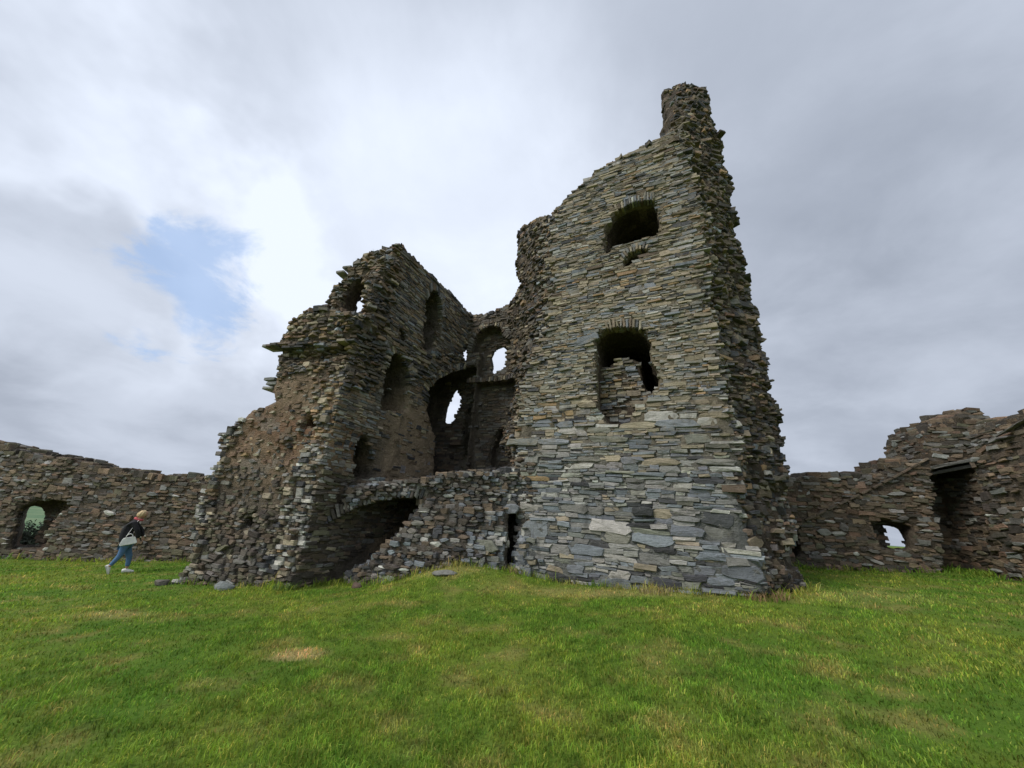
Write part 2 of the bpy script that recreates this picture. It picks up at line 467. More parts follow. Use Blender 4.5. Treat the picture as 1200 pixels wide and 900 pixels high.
class Stones:
    """collects stones; every one a chipped block with its own outline"""
    def __init__(s, seed):
        s.rng = random.Random(seed)
        s.items = []          # (verts list world-local, faces, tint, size, part, centre)

    def add(s, c, t, n, zv, a, b, dep, pro, tint, part, K=6, rough=0.12, round_=False, px=0.0, name='stone'):
        r = s.rng
        if round_:
            base = [(math.cos(2 * math.pi * (i + r.uniform(-.18, .18)) / K), math.sin(2 * math.pi * (i + r.uniform(-.18, .18)) / K)) for i in range(K)]
            base = [(x * 1.08, y * 1.08) for x, y in base]
        elif K <= 4:
            base = [(-1, -1), (1, -1), (1, 1), (-1, 1)]
        elif K <= 6:
            q = r.uniform(-.5, .5); q2 = r.uniform(-.5, .5)
            base = [(-1, -1), (q, -1.0), (1, -1), (1, 1), (q2, 1.0), (-1, 1)]
        else:
            k1, k2 = r.uniform(.6, .92), r.uniform(.4, .85)
            k3, k4 = r.uniform(.6, .92), r.uniform(.4, .85)
            q, q2 = r.uniform(-.4, .4), r.uniform(-.4, .4)
            base = [(-k1, -1), (q, -1), (k3, -1), (1, -k2), (1, k4), (k1, 1), (q2, 1), (-k3, 1), (-1, k2), (-1, -k4)]
        K = len(base)
        ol = [(x * (1 + r.gauss(0, rough * .6)) * a, y * (1 + r.gauss(0, rough)) * b) for x, y in base]
        ch = min(0.008 + 0.09 * b, 0.03)
        V = []
        for x, y in ol:
            V.append((x * .9, -dep, y * .85))
        for x, y in ol:
            V.append((x, pro - ch * r.uniform(.7, 1.7), y))
        sx = max(.45, 1 - ch / a * r.uniform(.6, 1.3)); sy = max(.35, 1 - ch / b * r.uniform(.5, 1.0))
        tx, ty = r.gauss(0, .05), r.gauss(0, .10)
        for x, y in ol:
            V.append((x * sx, pro + r.gauss(0, .007) + tx * x * .5 + ty * y * .5, y * sy))
        F = []
        for ring in (0, 1):
            o = ring * K
            for i in range(K):
                j = (i + 1) % K
                F.append((o + i, o + j, o + K + j, o + K + i))
        if K <= 7 and not round_:
            F.append(tuple(range(2 * K, 3 * K)))
        else:
            V.append((r.gauss(0, .2) * a, pro + r.uniform(0.0, .02), r.gauss(0, .2) * b))
            for i in range(K):
                F.append((2 * K + i, 2 * K + (i + 1) % K, 3 * K))
        A = np.array(V)
        R = np.stack([np.array(t), np.array(n), np.array(zv)])   # rows
        A = A @ R
        s.items.append([A, F, tint, px, part, np.array(c), name])

    def emit(s, parts, limit, mat):
        """largest in view become objects; the rest of each part one joined mesh"""
        special = [it for it in s.items if it[6] != 'stone']
        normal = sorted([it for it in s.items if it[6] == 'stone'], key=lambda it: -it[3])
        solo = special + normal[:limit]
        rest = normal[limit:]
        for A, F, tint, px, part, c, name in solo:
            me = bpy.data.meshes.new(name)
            # faces wound outward
            me.from_pydata(A.tolist(), [], F)
            at = me.attributes.new('tint', 'FLOAT_COLOR', 'FACE')
            at.data.foreach_set('color', np.tile(np.array([*tint, 1.0], np.float32), len(F)))
            me.materials.append(M_TOWER if part == 'tower_wall' else mat)
            o = bpy.data.objects.new(name, me)
            o.location = c
            link(o, parts[part])
        by = {}
        for it in rest:
            by.setdefault(it[4], []).append(it)
        for part, its in by.items():
            VV = []; FF = []; TT = []; off = 0
            for A, F, tint, px, _p, c, _n in its:
                VV.append(A + c)
                FF.extend([tuple(i + off for i in f) for f in F])
                TT.extend([tint] * len(F))
                off += len(A)
            me = mesh_np('stone_facing', np.concatenate(VV), FF, M_TOWER if part == 'tower_wall' else mat, np.array(TT, np.float32))
            o = bpy.data.objects.new('stone_facing', me)
            link(o, parts[part])
            o['kind'] = 'stuff'
        print('stones', len(s.items), 'solo', len(solo))


def jitter_tint(r, c, v=0.18, hue=0.018):
    k = math.exp(r.gauss(0, v))
    return tuple(max(0.01, x * k * (1 + r.gauss(0, hue))) for x in c)


BLUE = (0.196, 0.213, 0.226); PALE = (0.39, 0.38, 0.34); TAN = (0.312, 0.268, 0.192); OCHRE = (0.30, 0.205, 0.115)
DARK = (0.072, 0.073, 0.075); BROWN = (0.150, 0.117, 0.083); GREY = (0.250, 0.246, 0.226); RED = (0.205, 0.138, 0.096); GREEN = (0.232, 0.230, 0.192)
DARK_BROWN = (0.095, 0.082, 0.067); MOSS = (0.122, 0.113, 0.074); DULL = (0.165, 0.155, 0.136); EARTH = (0.195, 0.147, 0.098)


def pick(r, table):
    x = r.random() * sum(w for w, _ in table)
    for w, c in table:
        x -= w
        if x <= 0:
            return c
    return table[-1][1]


PAL = {
    'low': [(5, BLUE), (4, GREY), (2.2, PALE), (1.6, GREEN), (.12, OCHRE), (1.1, DARK), (.35, TAN)],
    'mid': [(1.5, BLUE), (2.6, GREY), (1.2, PALE), (4.2, TAN), (.4, OCHRE), (.8, DARK), (1.2, GREEN)],
    'high': [(1.3, BLUE), (2.6, GREY), (.7, PALE), (3.8, TAN), (.5, OCHRE), (1.3, DARK), (1.2, BROWN), (1, DULL)],
    'torn': [(.3, BLUE), (1, DULL), (.7, TAN), (.35, OCHRE), (3, DARK), (2.6, BROWN), (3.4, DARK_BROWN), (1.2, RED)],  # brown broken core, darkened further so the torn ends read as shaded
    'shoulder': [(.5, BLUE), (2, DULL), (1.6, TAN), (.3, OCHRE), (1.2, DARK), (2.6, BROWN), (1.2, DARK_BROWN), (1.5, EARTH)],
    'wing': [(.6, DULL), (1.6, TAN), (1.4, RED), (2.6, EARTH), (.4, DARK_BROWN), (.2, OCHRE)],
    'wingdark': [(1.6, DULL), (.3, TAN), (2, BROWN), (2.4, DARK_BROWN), (.2, GREY), (1.5, MOSS)],
    'quoin_top': [(2, TAN), (2, OCHRE), (1, DULL), (.6, DARK), (1, GREY)],
    'quoin': [(3, TAN), (.3, OCHRE), (3.2, PALE), (.9, DARK), (1.6, GREY), (.4, BROWN)],
    'side': [(2, DULL), (1.2, TAN), (2, EARTH), (1.4, DARK), (.3, BLUE), (1, GREY)],
    'back': [(2, DULL), (2, BROWN), (1.4, DARK_BROWN), (.6, TAN)],
    'cellar': [(.8, BLUE), (2.4, DULL), (2, BROWN), (2.2, DARK_BROWN), (.35, PALE), (.7, GREY), (1, DARK)],
    'curtain': [(1.4, DULL), (3, BROWN), (2, EARTH), (2, DARK_BROWN), (1, RED), (.5, GREY), (1.2, MOSS)],
    'fleck': [(1, GREY), (1, PALE), (1, DULL)],
}


def clad(st, bvh, job):
    """lay coursed stones over whatever surface a parallel ray meets"""
    r = st.rng
    t = Vector(job['t']); n = Vector(job['n']); zv = Vector(job.get('z', (0, 0, 1)))
    s0, s1 = job['s']; z0, z1 = job['zr']
    start = job['start']; maxd = job['maxd']
    eye = job['eye']

    def ray(s, z):
        o = t * s + zv * z + n * start
        loc, nor, idx, dist = bvh.ray_cast(o, -n, maxd)
        if loc is None or nor.dot(n) < job.get('mind', 0.3):
            return None
        return loc, nor
    z = z0
    taken = []
    ph = r.uniform(0, 6)
    count = 0
    while z < z1:
        H = job['h'](z, r)
        s = s0 + r.uniform(-.3, 0)
        nxt = []
        while s < s1:
            L = job['l'](z, H, r)
            sc = s + L / 2
            zb, Hs = z, H
            tk = [q for q in taken if q[0] < sc < q[1]]
            if tk:
                zb = max(q[2] for q in tk)
                Hs = z + H - zb
                if Hs < .035:
                    s += max(.04, min(L, max(q[1] for q in tk) - s + .01))
                    continue
            big = not tk and r.random() < job.get('big', 0.06)
            hh = Hs * (r.uniform(1.4, 1.75) if big else 1.0)
            if big:
                nxt.append((s, s + L, zb + hh))
            # split into layers of thinner slates
            lay = 1
            if not big and Hs > 0.09 and r.random() < job.get('split', 0.35):
                lay = 2 if Hs < .16 or r.random() < .6 else 3
            zz = zb
            for q in range(lay):
                hq = hh / lay * (r.uniform(.8, 1.2) if lay > 1 else 1)
                cuts = [s, s + L]
                if lay > 1 and L > .3 and r.random() < .5:
                    cuts = [s, s + L * r.uniform(.35, .65), s + L]
                for ca, cb in zip(cuts[:-1], cuts[1:]):
                    cs = (ca + cb) / 2; a = (cb - ca) / 2
                    wav = 0.05 * math.sin(cs * .9 + ph + z * .35) + .03 * math.sin(cs * 2.3 + z * 1.7)
                    czz = zz + hq / 2 + wav
                    hit = ray(cs, czz)
                    if hit is None:
                        continue
                    loc, nor = hit
                    e1, e2 = ray(cs - a * .8, czz), ray(cs + a * .8, czz)
                    dd = lambda e: e is None or abs((e[0] - loc).dot(n)) > .28
                    if dd(e1) and not dd(e2): cs += a * .3; a *= .68
                    elif dd(e2) and not dd(e1): cs -= a * .3; a *= .68
                    elif dd(e1) and dd(e2): a *= .6
                    sty = job['style'](loc, nor, r)
                    if sty is None or r.random() > sty.get('prob', 1):
                        continue
                    nn = n; tt = t; zz2 = zv
                    torn = sty.get('torn', 0)
                    if torn:
                        nh = nor - zv * nor.dot(zv)
                        nn = (n * .7 + nh * .9).normalized()
                        yaw = r.gauss(0, .35 * torn)
                        nn = (Matrix.Rotation(yaw, 3, zv) @ nn)
                        tt = nn.cross(zv) * -1
                        tt = zv.cross(nn) * -1
                        tt.normalize()
                        if tt.dot(t) < 0: tt = -tt
                        roll = r.gauss(0, .13 * torn)
                    else:
                        roll = r.gauss(0, sty.get('roll', .025))
                    # roll about the outward axis
                    cR, sR = math.cos(roll), math.sin(roll)
                    t2 = tt * cR + zv * sR
                    z2 = zv * cR - tt * sR
                    pro = sty['pro'](r)
                    jn = job.get('joint', .002)
                    aa = max(.03, a - jn); bb = max(.014, hq / 2 - jn * .8)
                    gw = sty.get('grow', 1.0) * r.uniform(.9, 1.1); aa *= gw; bb *= gw
                    if torn: aa *= r.uniform(.7, 1.12); bb *= r.uniform(.8, 1.2)
                    base_c = t * cs + zv * czz + n * loc.dot(n)
                    dep = sty.get('dep', .14)
                    d = (FRAME[job['frame']] @ base_c - EYE).length
                    px = math.sqrt(4 * aa * bb) * 410 / max(d, 1) * (1 if eye else 0)
                    tint = jitter_tint(r, pick(r, PAL[sty['pal']]), sty.get('var', .2))
                    st.add(base_c, t2, nn, z2, aa, bb, dep, pro, tint, sty['part'], K=(8 if px > 11 else 6), rough=sty.get('rough', .10), round_=sty.get('round', False), px=px)
                    count += 1
                zz += hq
            s += L + .004
        z += H
        taken = nxt
    print('  job', job['name'], count, round(time.time() - T0, 1))


FRAME = {}
# ---------------------------------------------------------------- ground
def ground_z(x, y):
    x = np.asarray(x, float); y = np.asarray(y, float)
    z = 0.0699 * 30 * np.tanh(x / 30)
    # the turf mound heaped against the front of the keep
    z = z + 0.42 * np.exp(-(((x + 1.0) / 1.8) ** 2 + ((y - 10.0) / 1.7) ** 2))
    z = z - 0.12 * np.exp(-(((x + 3.2) / 1.6) ** 2 + ((y - 9.6) / 1.0) ** 2))
    # small humps and hollows of the lawn
    z = z + 0.03 * np.sin(x * 1.1 + .4 * y) * np.sin(y * .9 - .3 * x) + 0.014 * np.sin(x * 3.1 + y * 1.3) * np.sin(y * 2.7)
    # the hill falls away outside the walls, 
    d = np.hypot(x, y - 6)
    fall = np.clip((d - 26) / 170, 0, 1)
    z = z - 46 * fall * fall * (3 - 2 * fall)
    return z


M_GROUND, t, b = new_mat('lawn_soil_and_thatch')
pos = N(t, 'ShaderNodeNewGeometry').outputs['Position']


def lawn_colour(t, pos, dark):
    p1 = noise(t, pos, 0.33, 4, 0.6, .3)
    p2 = noise(t, pos, 1.5, 5, 0.65)
    p3 = noise(t, pos, 6.0, 5, 0.72)
    c = mix_col(t, smooth(t, p1, .36, .64), (.070 * dark, .132 * dark, .016 * dark), (.128 * dark, .165 * dark, .024 * dark))
    c = mix_col(t, math_node(t, 'MULTIPLY', smooth(t, p2, .48, .66), .8), c, (.185 * dark, .170 * dark, .050 * dark))
    c = mix_col(t, math_node(t, 'MULTIPLY', smooth(t, p3, .46, .66), .6), c, (.036 * dark, .082 * dark, .010 * dark))
    # worn straw patch and the dry strip along the wall foot
    for (x, y, rx, ry, k) in ((-2.36, 5.2, .36, .24, .95), (-6.6, 7.1, .7, .3, .45), (2.5, 8.6, 3.0, .55, .40), (-1.2, 9.5, 1.0, .5, .45), (7.5, 8.0, 1.6, .7, .25)):
        s = N(t, 'ShaderNodeVectorMath', operation='MULTIPLY_ADD')
        t.links.new(pos, s.inputs[0])
        s.inputs[1].default_value = (1 / rx, 1 / ry, 0); s.inputs[2].default_value = (-x / rx, -y / ry, 0)
        ln = N(t, 'ShaderNodeVectorMath', operation='LENGTH')
        t.links.new(s.outputs[0], ln.inputs[0])
        dd = math_node(t, 'ADD', ln.outputs['Value'], math_node(t, 'MULTIPLY_ADD', p3, 1.2)); t.nodes[-2].inputs[2].default_value = -.6
        q = N(t, 'ShaderNodeMapRange', interpolation_type='SMOOTHSTEP'); t.links.new(dd, q.inputs[0])
        q.inputs[1].default_value = .3; q.inputs[2].default_value = 1.3; q.inputs[3].default_value = k; q.inputs[4].default_value = 0
        c = mix_col(t, q.outputs[0], c, (.29 * dark, .235 * dark, .10 * dark))
    return c


gc = lawn_colour(t, pos, 1.25)
sepg = N(t, 'ShaderNodeSeparateXYZ'); t.links.new(pos, sepg.inputs[0])
dist = N(t, 'ShaderNodeVectorMath', operation='LENGTH'); t.links.new(pos, dist.inputs[0])
fields = noise(t, pos, .012, 4, .6)
farc = mix_col(t, smooth(t, fields, .4, .6), (.10, .17, .09), (.16, .22, .12))
gc = mix_col(t, smooth(t, dist.outputs['Value'], 60, 240), gc, farc)  # paler land with distance: haze put into the ground colour
t.links.new(gc, b.inputs['Base Color'])
b.inputs['Roughness'].default_value = .95
b.inputs['Specular IOR Level'].default_value = .1
bn = N(t, 'ShaderNodeBump'); bn.inputs['Strength'].default_value = .7; bn.inputs['Distance'].default_value = .04
t.links.new(noise(t, pos, 22, 5, .75), bn.inputs['Height']); t.links.new(bn.outputs[0], b.inputs['Normal'])


def axis(lo, hi, fine, far):
    a = list(np.arange(lo, hi + .01, fine))
    step = fine; x = hi
    while x < far:
        step *= 1.22; x += step; a.append(x)
    step = fine; x = lo
    while x > -far:
        step *= 1.22; x -= step; a.insert(0, x)
    return np.array(a)


ax_ = axis(-22, 18, .25, 4000); ay_ = axis(-2, 18, .25, 4000)
GX, GY = np.meshgrid(ax_, ay_, indexing='ij')
GZ = ground_z(GX, GY)
nx_, ny_ = GX.shape
idg = np.arange(nx_ * ny_).reshape(nx_, ny_)
Fg = np.stack([idg[:-1, :-1], idg[1:, :-1], idg[1:, 1:], idg[:-1, 1:]], -1).reshape(-1, 4)
me = mesh_np('ground', np.stack([GX, GY, GZ], -1).reshape(-1, 3), Fg, M_GROUND, smooth_shade=True)
ground = link(bpy.data.objects.new('ground', me))
tag(ground, 'green turf lawn sloping up to the foot of the ruined castle', kind='structure')

# ---------------------------------------------------------------- the keep: solid field in its own frame (u along the front, w away, z up)
PH = math.radians(26)
BU = Vector((math.cos(PH), -math.sin(PH), 0)); BW = Vector((math.sin(PH), math.cos(PH), 0))
FB = Matrix(((BU.x, BW.x, 0, 0), (BU.y, BW.y, 0, 0), (0, 0, 1, 0), (0, 0, 0, 1)))
FRAME['keep'] = FB
h = 0.13
org = np.array([-13.0, 5.0, -1.6]); top = np.array([3.2, 15.4, 19.6])
shape = tuple(((top - org) / h).astype(int))
U = (org[0] + np.arange(shape[0]) * h).astype(np.float32)[:, None, None]
W = (org[1] + np.arange(shape[1]) * h).astype(np.float32)[None, :, None]
Z = (org[2] + np.arange(shape[2]) * h).astype(np.float32)[None, None, :]
n_fine = vnoise(shape, h, (.33, .33, .16), 3)
n_mid = vnoise(shape, h, (.8, .8, .45), 4)
n_big = vnoise(shape, h, (1.6, 1.6, 1.1), 5)
U2, Z2 = U[:, 0, :], Z[0, 0, :][None, :]
W2 = W[0, :, :]
EDGE = .07


def cut(field, P, plane, a, b, soft=0.0, shear=(0, 0)):
    """remove a prism with outline P; plane 'w': outline in (u,z), from w=a to w=b; plane 'u': outline in (w,z), from u=a to u=b"""
    if plane == 'w':
        UU = U - (W - a) * shear[0] if shear[0] else U
        if shear[0]:
            g = sdf_poly(P, UU, Z - (W - a) * shear[1])
        else:
            g = sdf_poly(P, U2, Z2)[:, None, :]
        g = np.minimum(g, np.minimum(W - a, b - W))
    else:
        g = sdf_poly(P, W2, Z2)[None]
        g = np.minimum(g, np.minimum(U - min(a, b), max(a, b) - U))
    return np.minimum(field, -(g + .05 * n_fine + soft))


# tower front wall: outline changes from its front face to its torn rear
Pf = np.array(POLY['tower_front']); Pb = np.array(POLY['tower_rear'])
tw = np.full(shape, -9, np.float32)
for k in range(shape[1]):
    wk = W[0, k, 0]
    if wk < 9.0 or wk > 12.2:
        continue
    tt_ = min(max((wk - 9.42) / 1.48, 0), 1)
    f2 = sdf_poly(Pf * (1 - tt_) + Pb * tt_, U2, Z2)
    tw[:, k, :] = np.minimum(f2 - EDGE, min(wk - 9.42, 11.6 - wk))
inner = sdf_poly(Pf, U2, Z2)[:, None, :]
torn_w = np.clip((-inner + .05) / .35, 0, 1)
tw = tw + torn_w * (.15 * n_mid + .12 * n_big + .08 * n_fine + .03 - (.20 + .22 * n_big) * np.exp(-((W - 9.88) / .24) ** 2) * (U > 0)) + .02 * n_fine
mass = np.minimum.reduce(np.broadcast_arrays(U + 3.1, 1.35 - U, W - 10.9, 15.2 - W, 12.9 - Z)).astype(np.float32)  # unseen block added behind the wall so its window openings stay dark
tw = np.maximum(tw, mass)
tw = cut(tw, POLY['win_top'], 'w', 9.0, 14.4)
tw = cut(tw, POLY['win_top_slot'], 'w', 9.0, 9.95)
tw = cut(tw, POLY['win_mid_small'], 'w', 9.0, 12.4)
tw = cut(tw, POLY['win_main'], 'w', 9.0, 10.05)
tw = cut(tw, POLY['win_main_deep'], 'w', 9.0, 14.4)
tw = cut(tw, POLY['putlog'], 'w', 9.0, 10.2)

# wing wall with the plaster face
Pw = np.array([-8.55, 6.5]); ew = np.array([-0.9786, -0.2057]); nw = np.array([-0.2057, 0.9786])
S_ = ((U - Pw[0]) * ew[0] + (W - Pw[1]) * ew[1]); D_ = ((U - Pw[0]) * nw[0] + (W - Pw[1]) * nw[1])
S3 = (S_ + 0 * Z); 
lo = sdf_poly(POLY['wing_low'], S3, Z + 0 * S3) - EDGE
hump = np.clip((1.0 - Z) / 2.2, 0, 1) * .18
ledge = np.clip(sdf_poly(POLY['wing_ledge'], S3, Z + 0 * S3) + .12, 0, .3)
lo = np.minimum(lo, np.minimum(D_ + hump - ledge * 0 + np.clip((Z - 5.9), 0, .6) * .35 + .05 * n_mid, 2.3 - D_))
hi = sdf_poly(POLY['wing_high'], S3, Z + 0 * S3) - EDGE
hi = np.minimum(hi, np.minimum(D_ - .55 + .08 * n_mid + .10 * n_big, 2.6 - D_))


def cutw(field, P, a, b, shear=0.0, rise=0.0):
    SS = S3 - (D_ - a) * shear
    g = sdf_poly(P, SS, Z + 0 * SS - (D_ - a) * rise)
    g = np.minimum(g, np.minimum(D_ - a, b - D_))
    return np.minimum(field, -(g + .05 * n_fine + (.10 if shear else .05)))


wing = np.maximum(lo, hi)
wing = np.minimum(wing, -8.55 - U)
# side wall
sd = sdf_poly(POLY['side'], W2, Z2)[None] - EDGE
sd = np.minimum(sd, np.minimum.reduce(np.broadcast_arrays(-8.55 - U, U + 10.35, 13.6 - W)))
sd = sd + .03 * n_mid
ws_ = np.maximum(wing, sd)
ws_ = cutw(ws_, POLY['wing_open'], -.5, 1.75)
ws_ = cutw(ws_, POLY['wing_slit'], .6, 6.0, .80, .60)
for q in POLY['wing_putlogs']:
    ws_ = cutw(ws_, q, -.5, .6)
ws_ = cutw(ws_, POLY['wing_ledge'], -.5, .16)
# torn corner between wing and side wall, bitten with gullies
cor = np.exp(-((U + 8.55) / .55) ** 2 - ((W - 6.7) / .7) ** 2) * np.clip((Z - 4.4) / 1.5, 0, 1)
ws_ = ws_ + cor * (.26 * n_mid + .14 * n_fine - .02)
ws_ = cut(ws_, POLY['side_arch_high'], 'u', -8.0, -9.9)
ws_ = cut(ws_, POLY['side_arch_low'], 'u', -8.0, -9.9)
ws_ = cut(ws_, POLY['side_door'], 'u', -8.0, -9.9)
ws_ = cut(ws_, POLY['side_crack'], 'u', -8.0, -9.0)
# stair chamber behind the corner
chm = np.minimum.reduce(np.broadcast_arrays(U + 11.5, np.where(W < 12.5, -8.62, -7.9) - U, W - 10.2, 14.5 - W, 8.6 - Z)).astype(np.float32)
# back wall
bk = sdf_poly(POLY['back'], U2, Z2)[:, None, :] - EDGE
bk = np.minimum(bk, np.minimum(W - 12.4, 13.6 - W)) + .03 * n_mid
bk = cut(bk, POLY['back_arch'], 'w', 12.0, 13.0)
bk = cut(bk, POLY['back_sky'], 'w', 12.85, 14.9, soft=.08, shear=(-.5, .45))
bk = cut(bk, POLY['back_recess'], 'w', 12.0, 12.95)
bk = cut(bk, POLY['back_hole'], 'w', 12.0, 13.5)
rear = np.maximum(np.maximum(ws_, chm), bk)
rear = cut(rear, POLY['corner_arch'], 'u', -8.0, -9.0)
box = np.minimum.reduce(np.broadcast_arrays(U + 10.9, -8.9 - U, W - 10.55, 13.6 - W, Z - 1.5, 7.75 - Z)).astype(np.float32)
rear = np.minimum(rear, -(box + .04 * n_fine))
rear = cut(rear, POLY['chamber_slot'], 'w', 13.55, 15.4, soft=.07, shear=(-.66, .35))
rear = cut(rear, POLY['chamber_box'], 'w', 13.4, 13.9)
rear = cut(rear, POLY['back_sky'], 'w', 12.85, 14.9, soft=.08, shear=(-.5, .45))
rear = cut(rear, POLY['back_slit'], 'w', 12.3, 15.4, soft=.08, shear=(-.62, .45))
# cellar front and vault mass
Ca = np.array([-8.55, 7.0]); Cb = np.array([-4.1, 9.5]); ec = (Cb - Ca) / np.linalg.norm(Cb - Ca); nc = np.array([-ec[1], ec[0]])
SC_ = (U - Ca[0]) * ec[0] + (W - Ca[1]) * ec[1] + 0 * Z
DC_ = (U - Ca[0]) * nc[0] + (W - Ca[1]) * nc[1]
cf = sdf_poly(POLY['cellar_top'], SC_, Z + 0 * SC_) - EDGE
batter = np.clip((1.9 - Z) / 2.4, 0, 1) * np.clip((SC_ - .9) / 1.2, 0, 1) * .55
cf = np.minimum(cf, np.minimum(DC_ + batter + .10 * n_mid + .06 * n_big, .9 - DC_))
vault = np.minimum.reduce(np.broadcast_arrays(DC_ - .3, 12.6 - W, U + 8.7, -3.9 - U, 2.25 + .04 * SC_ - Z)).astype(np.float32)
cel = np.maximum(cf, vault)


def cutc(field, P, a, b):
    g = sdf_poly(P, SC_, Z + 0 * SC_)
    g = np.minimum(g, np.minimum(DC_ - a, b - DC_))
    return np.minimum(field, -(g + .05 * n_fine))


cel = cutc(cel, POLY['cellar_mouth'], -1.2, 4.6)
cel = cutc(cel, POLY['cellar_gap'], -1.0, 1.2)
rear = np.maximum(rear, cel)
keep = np.maximum(tw, rear) + .018 * n_fine
del S3, lo, hi, ledge, box, chm, bk, sd, cel, vault, cf
V, F = surface_nets(keep, org, h)
print('keep core', len(V), len(F), round(time.time() - T0, 1))
V = V + np.random.default_rng(9).normal(0, .018, V.shape)
Cc = V[F].mean(1)


def sm(x, a, b):
    q = np.clip((x - a) / (b - a), 0, 1)
    return q * q * (3 - 2 * q)


def nz(P, cell, seed):
    """value noise sampled at points"""
    rng = np.random.default_rng(seed)
    L = rng.uniform(-1, 1, (48, 48, 48))
    q = P / np.array(cell) + 100
    i = np.floor(q).astype(int); f = q - i; f = f * f * (3 - 2 * f)
    o = 0
    for a_ in (0, 1):
        for b_ in (0, 1):
            for c_ in (0, 1):
                wgt = (f[:, 0] if a_ else 1 - f[:, 0]) * (f[:, 1] if b_ else 1 - f[:, 1]) * (f[:, 2] if c_ else 1 - f[:, 2])
                o = o + wgt * L[(i[:, 0] + a_) % 48, (i[:, 1] + b_) % 48, (i[:, 2] + c_) % 48]
    return o


# which wall a face of the core belongs to
sC = (Cc[:, 0] - Ca[0]) * ec[0] + (Cc[:, 1] - Ca[1]) * ec[1]
dC = (Cc[:, 0] - Ca[0]) * nc[0] + (Cc[:, 1] - Ca[1]) * nc[1]
dW = (Cc[:, 0] - Pw[0]) * nw[0] + (Cc[:, 1] - Pw[1]) * nw[1]
region = np.full(len(Cc), 3)                                              # back wall
region[(Cc[:, 0] < -8.3) & (Cc[:, 1] < 12.5)] = 2                        # side wall
region[(Cc[:, 0] < -8.5) & (dW < 2.0) & (Cc[:, 1] < 7.6)] = 1            # wing
region[(Cc[:, 0] > -8.5) & (Cc[:, 2] < 3.1) & (dC < 4.2) & (Cc[:, 1] < 12.4)] = 4   # cellar
region[(Cc[:, 0] > -6.2) & (Cc[:, 1] < 11.65) & (Cc[:, 2] > 2.6)] = 0
region[(Cc[:, 0] > -4.25) & (Cc[:, 2] <= 2.6)] = 0
region[(Cc[:, 0] > -3.4)] = 0
names = ['tower_wall', 'wing_wall', 'side_wall', 'back_wall', 'cellar_wall']
m1 = nz(Cc, (.9, .9, .6), 1); m2 = nz(Cc, (.35, .35, .25), 2); m3 = nz(Cc, (2.2, 2.2, 1.6), 7)
tint = np.zeros((len(Cc), 3))
mort_hi = np.array([.20, .168, .115]); mort_lo = np.array([.175, .178, .165]); brown = np.array([.085, .066, .047])
k = sm(Cc[:, 2], 1.5, 5)[:, None]
tint[:] = mort_lo * (1 - k) + mort_hi * k
isT = region == 0
tornf = isT & (Cc[:, 1] > 9.75)
tint[tornf] = brown * (1 + .3 * m1[tornf, None]) * np.where(m2[tornf, None] > .45, 1.7, 1)
wg = region == 1
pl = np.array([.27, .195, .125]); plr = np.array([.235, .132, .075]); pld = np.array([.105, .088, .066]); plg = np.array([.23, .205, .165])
q = sm(m3 + .5 * m1, -.1, .5)[:, None]
colw = pl * (1 - q) + plr * q
q = sm(m1 + .6 * m2 + .2, .25, .7)[:, None] * .7
colw = colw * (1 - q) + plg * q
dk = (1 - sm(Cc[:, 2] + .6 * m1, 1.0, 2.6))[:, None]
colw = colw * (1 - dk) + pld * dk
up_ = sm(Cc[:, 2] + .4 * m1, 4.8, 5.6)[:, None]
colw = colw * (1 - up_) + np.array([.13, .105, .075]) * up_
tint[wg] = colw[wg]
sd_ = region == 2
cs = np.array([.155, .132, .10]); pls = np.array([.37, .285, .19])
q = (sm(Cc[:, 1] + .5 * m1, 8.0, 9.0) * (1 - sm(Cc[:, 2] + .6 * m1 - .4 * (Cc[:, 1] - 8), 4.2, 5.4)))[:, None]
cols = cs * (1 - q) + pls * q
cols = cols * (1 - .35 * sm(m2, .1, .6)[:, None])
tint[sd_] = cols[sd_]
tint[region == 3] = np.array([.15, .128, .098])
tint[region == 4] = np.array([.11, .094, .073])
tint *= (1 + .22 * m2[:, None])

KO = (-4.0, 9.5)
keep_e = empty('castle_keep', FB @ Matrix.Translation((KO[0], KO[1], 0)))
tag(keep_e, 'tall roofless ruined slate keep with a torn pointed tower and an arched cellar mouth', 'castle ruin')
parts = {}
for i, nm in enumerate(names):
    Fi = F[region == i]
    used, inv = np.unique(Fi, return_inverse=True)
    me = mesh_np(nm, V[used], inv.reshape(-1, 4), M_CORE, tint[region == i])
    o = link(bpy.data.objects.new(nm, me), keep_e)
    o.location = (-KO[0], -KO[1], 0)
    parts[nm] = o
bvh = BVHTree.FromPolygons(V.tolist(), F.tolist())
BVH_KEEP = bvh

st = Stones(11)


def seg(a, b):
    return lambda r: r.uniform(a, b)


# tower front
def sty_tower(loc, nor, r):
    torn = loc.y > 9.72
    deep = loc.y > 10.7 and -3.2 < loc.x < 1.3
    if loc.x < -4.9 and loc.z < 2.6:
        return None
    if deep:
        return None
    inwin = -2.1 < loc.x < .3 and 4.2 < loc.z < 7.1 and 9.75 < loc.y < 10.6
    if inwin:
        return dict(part='tower_wall', pal='high', pro=seg(.0, .10), var=.2, rough=.12)
    if torn:
        if (loc.x > .4 or loc.x < -2.6) and loc.y > 10.0:
            return None
        return dict(part='tower_wall', pal='torn', pro=seg(-.02, .14), torn=.6, dep=.3, rough=.2, var=.25)
    z = loc.z
    pal = 'low' if z + r.gauss(0, .7) < 3.2 else ('mid' if z + r.gauss(0, 1) < 8 else 'high')
    ed = min(1, max(0, (z - 2.5) / 4))
    return dict(part='tower_wall', pal=pal, pro=lambda r: .016 + abs(r.gauss(0, .015)) + (r.random() < .05) * .035, var=.17, rough=.19, roll=.035)


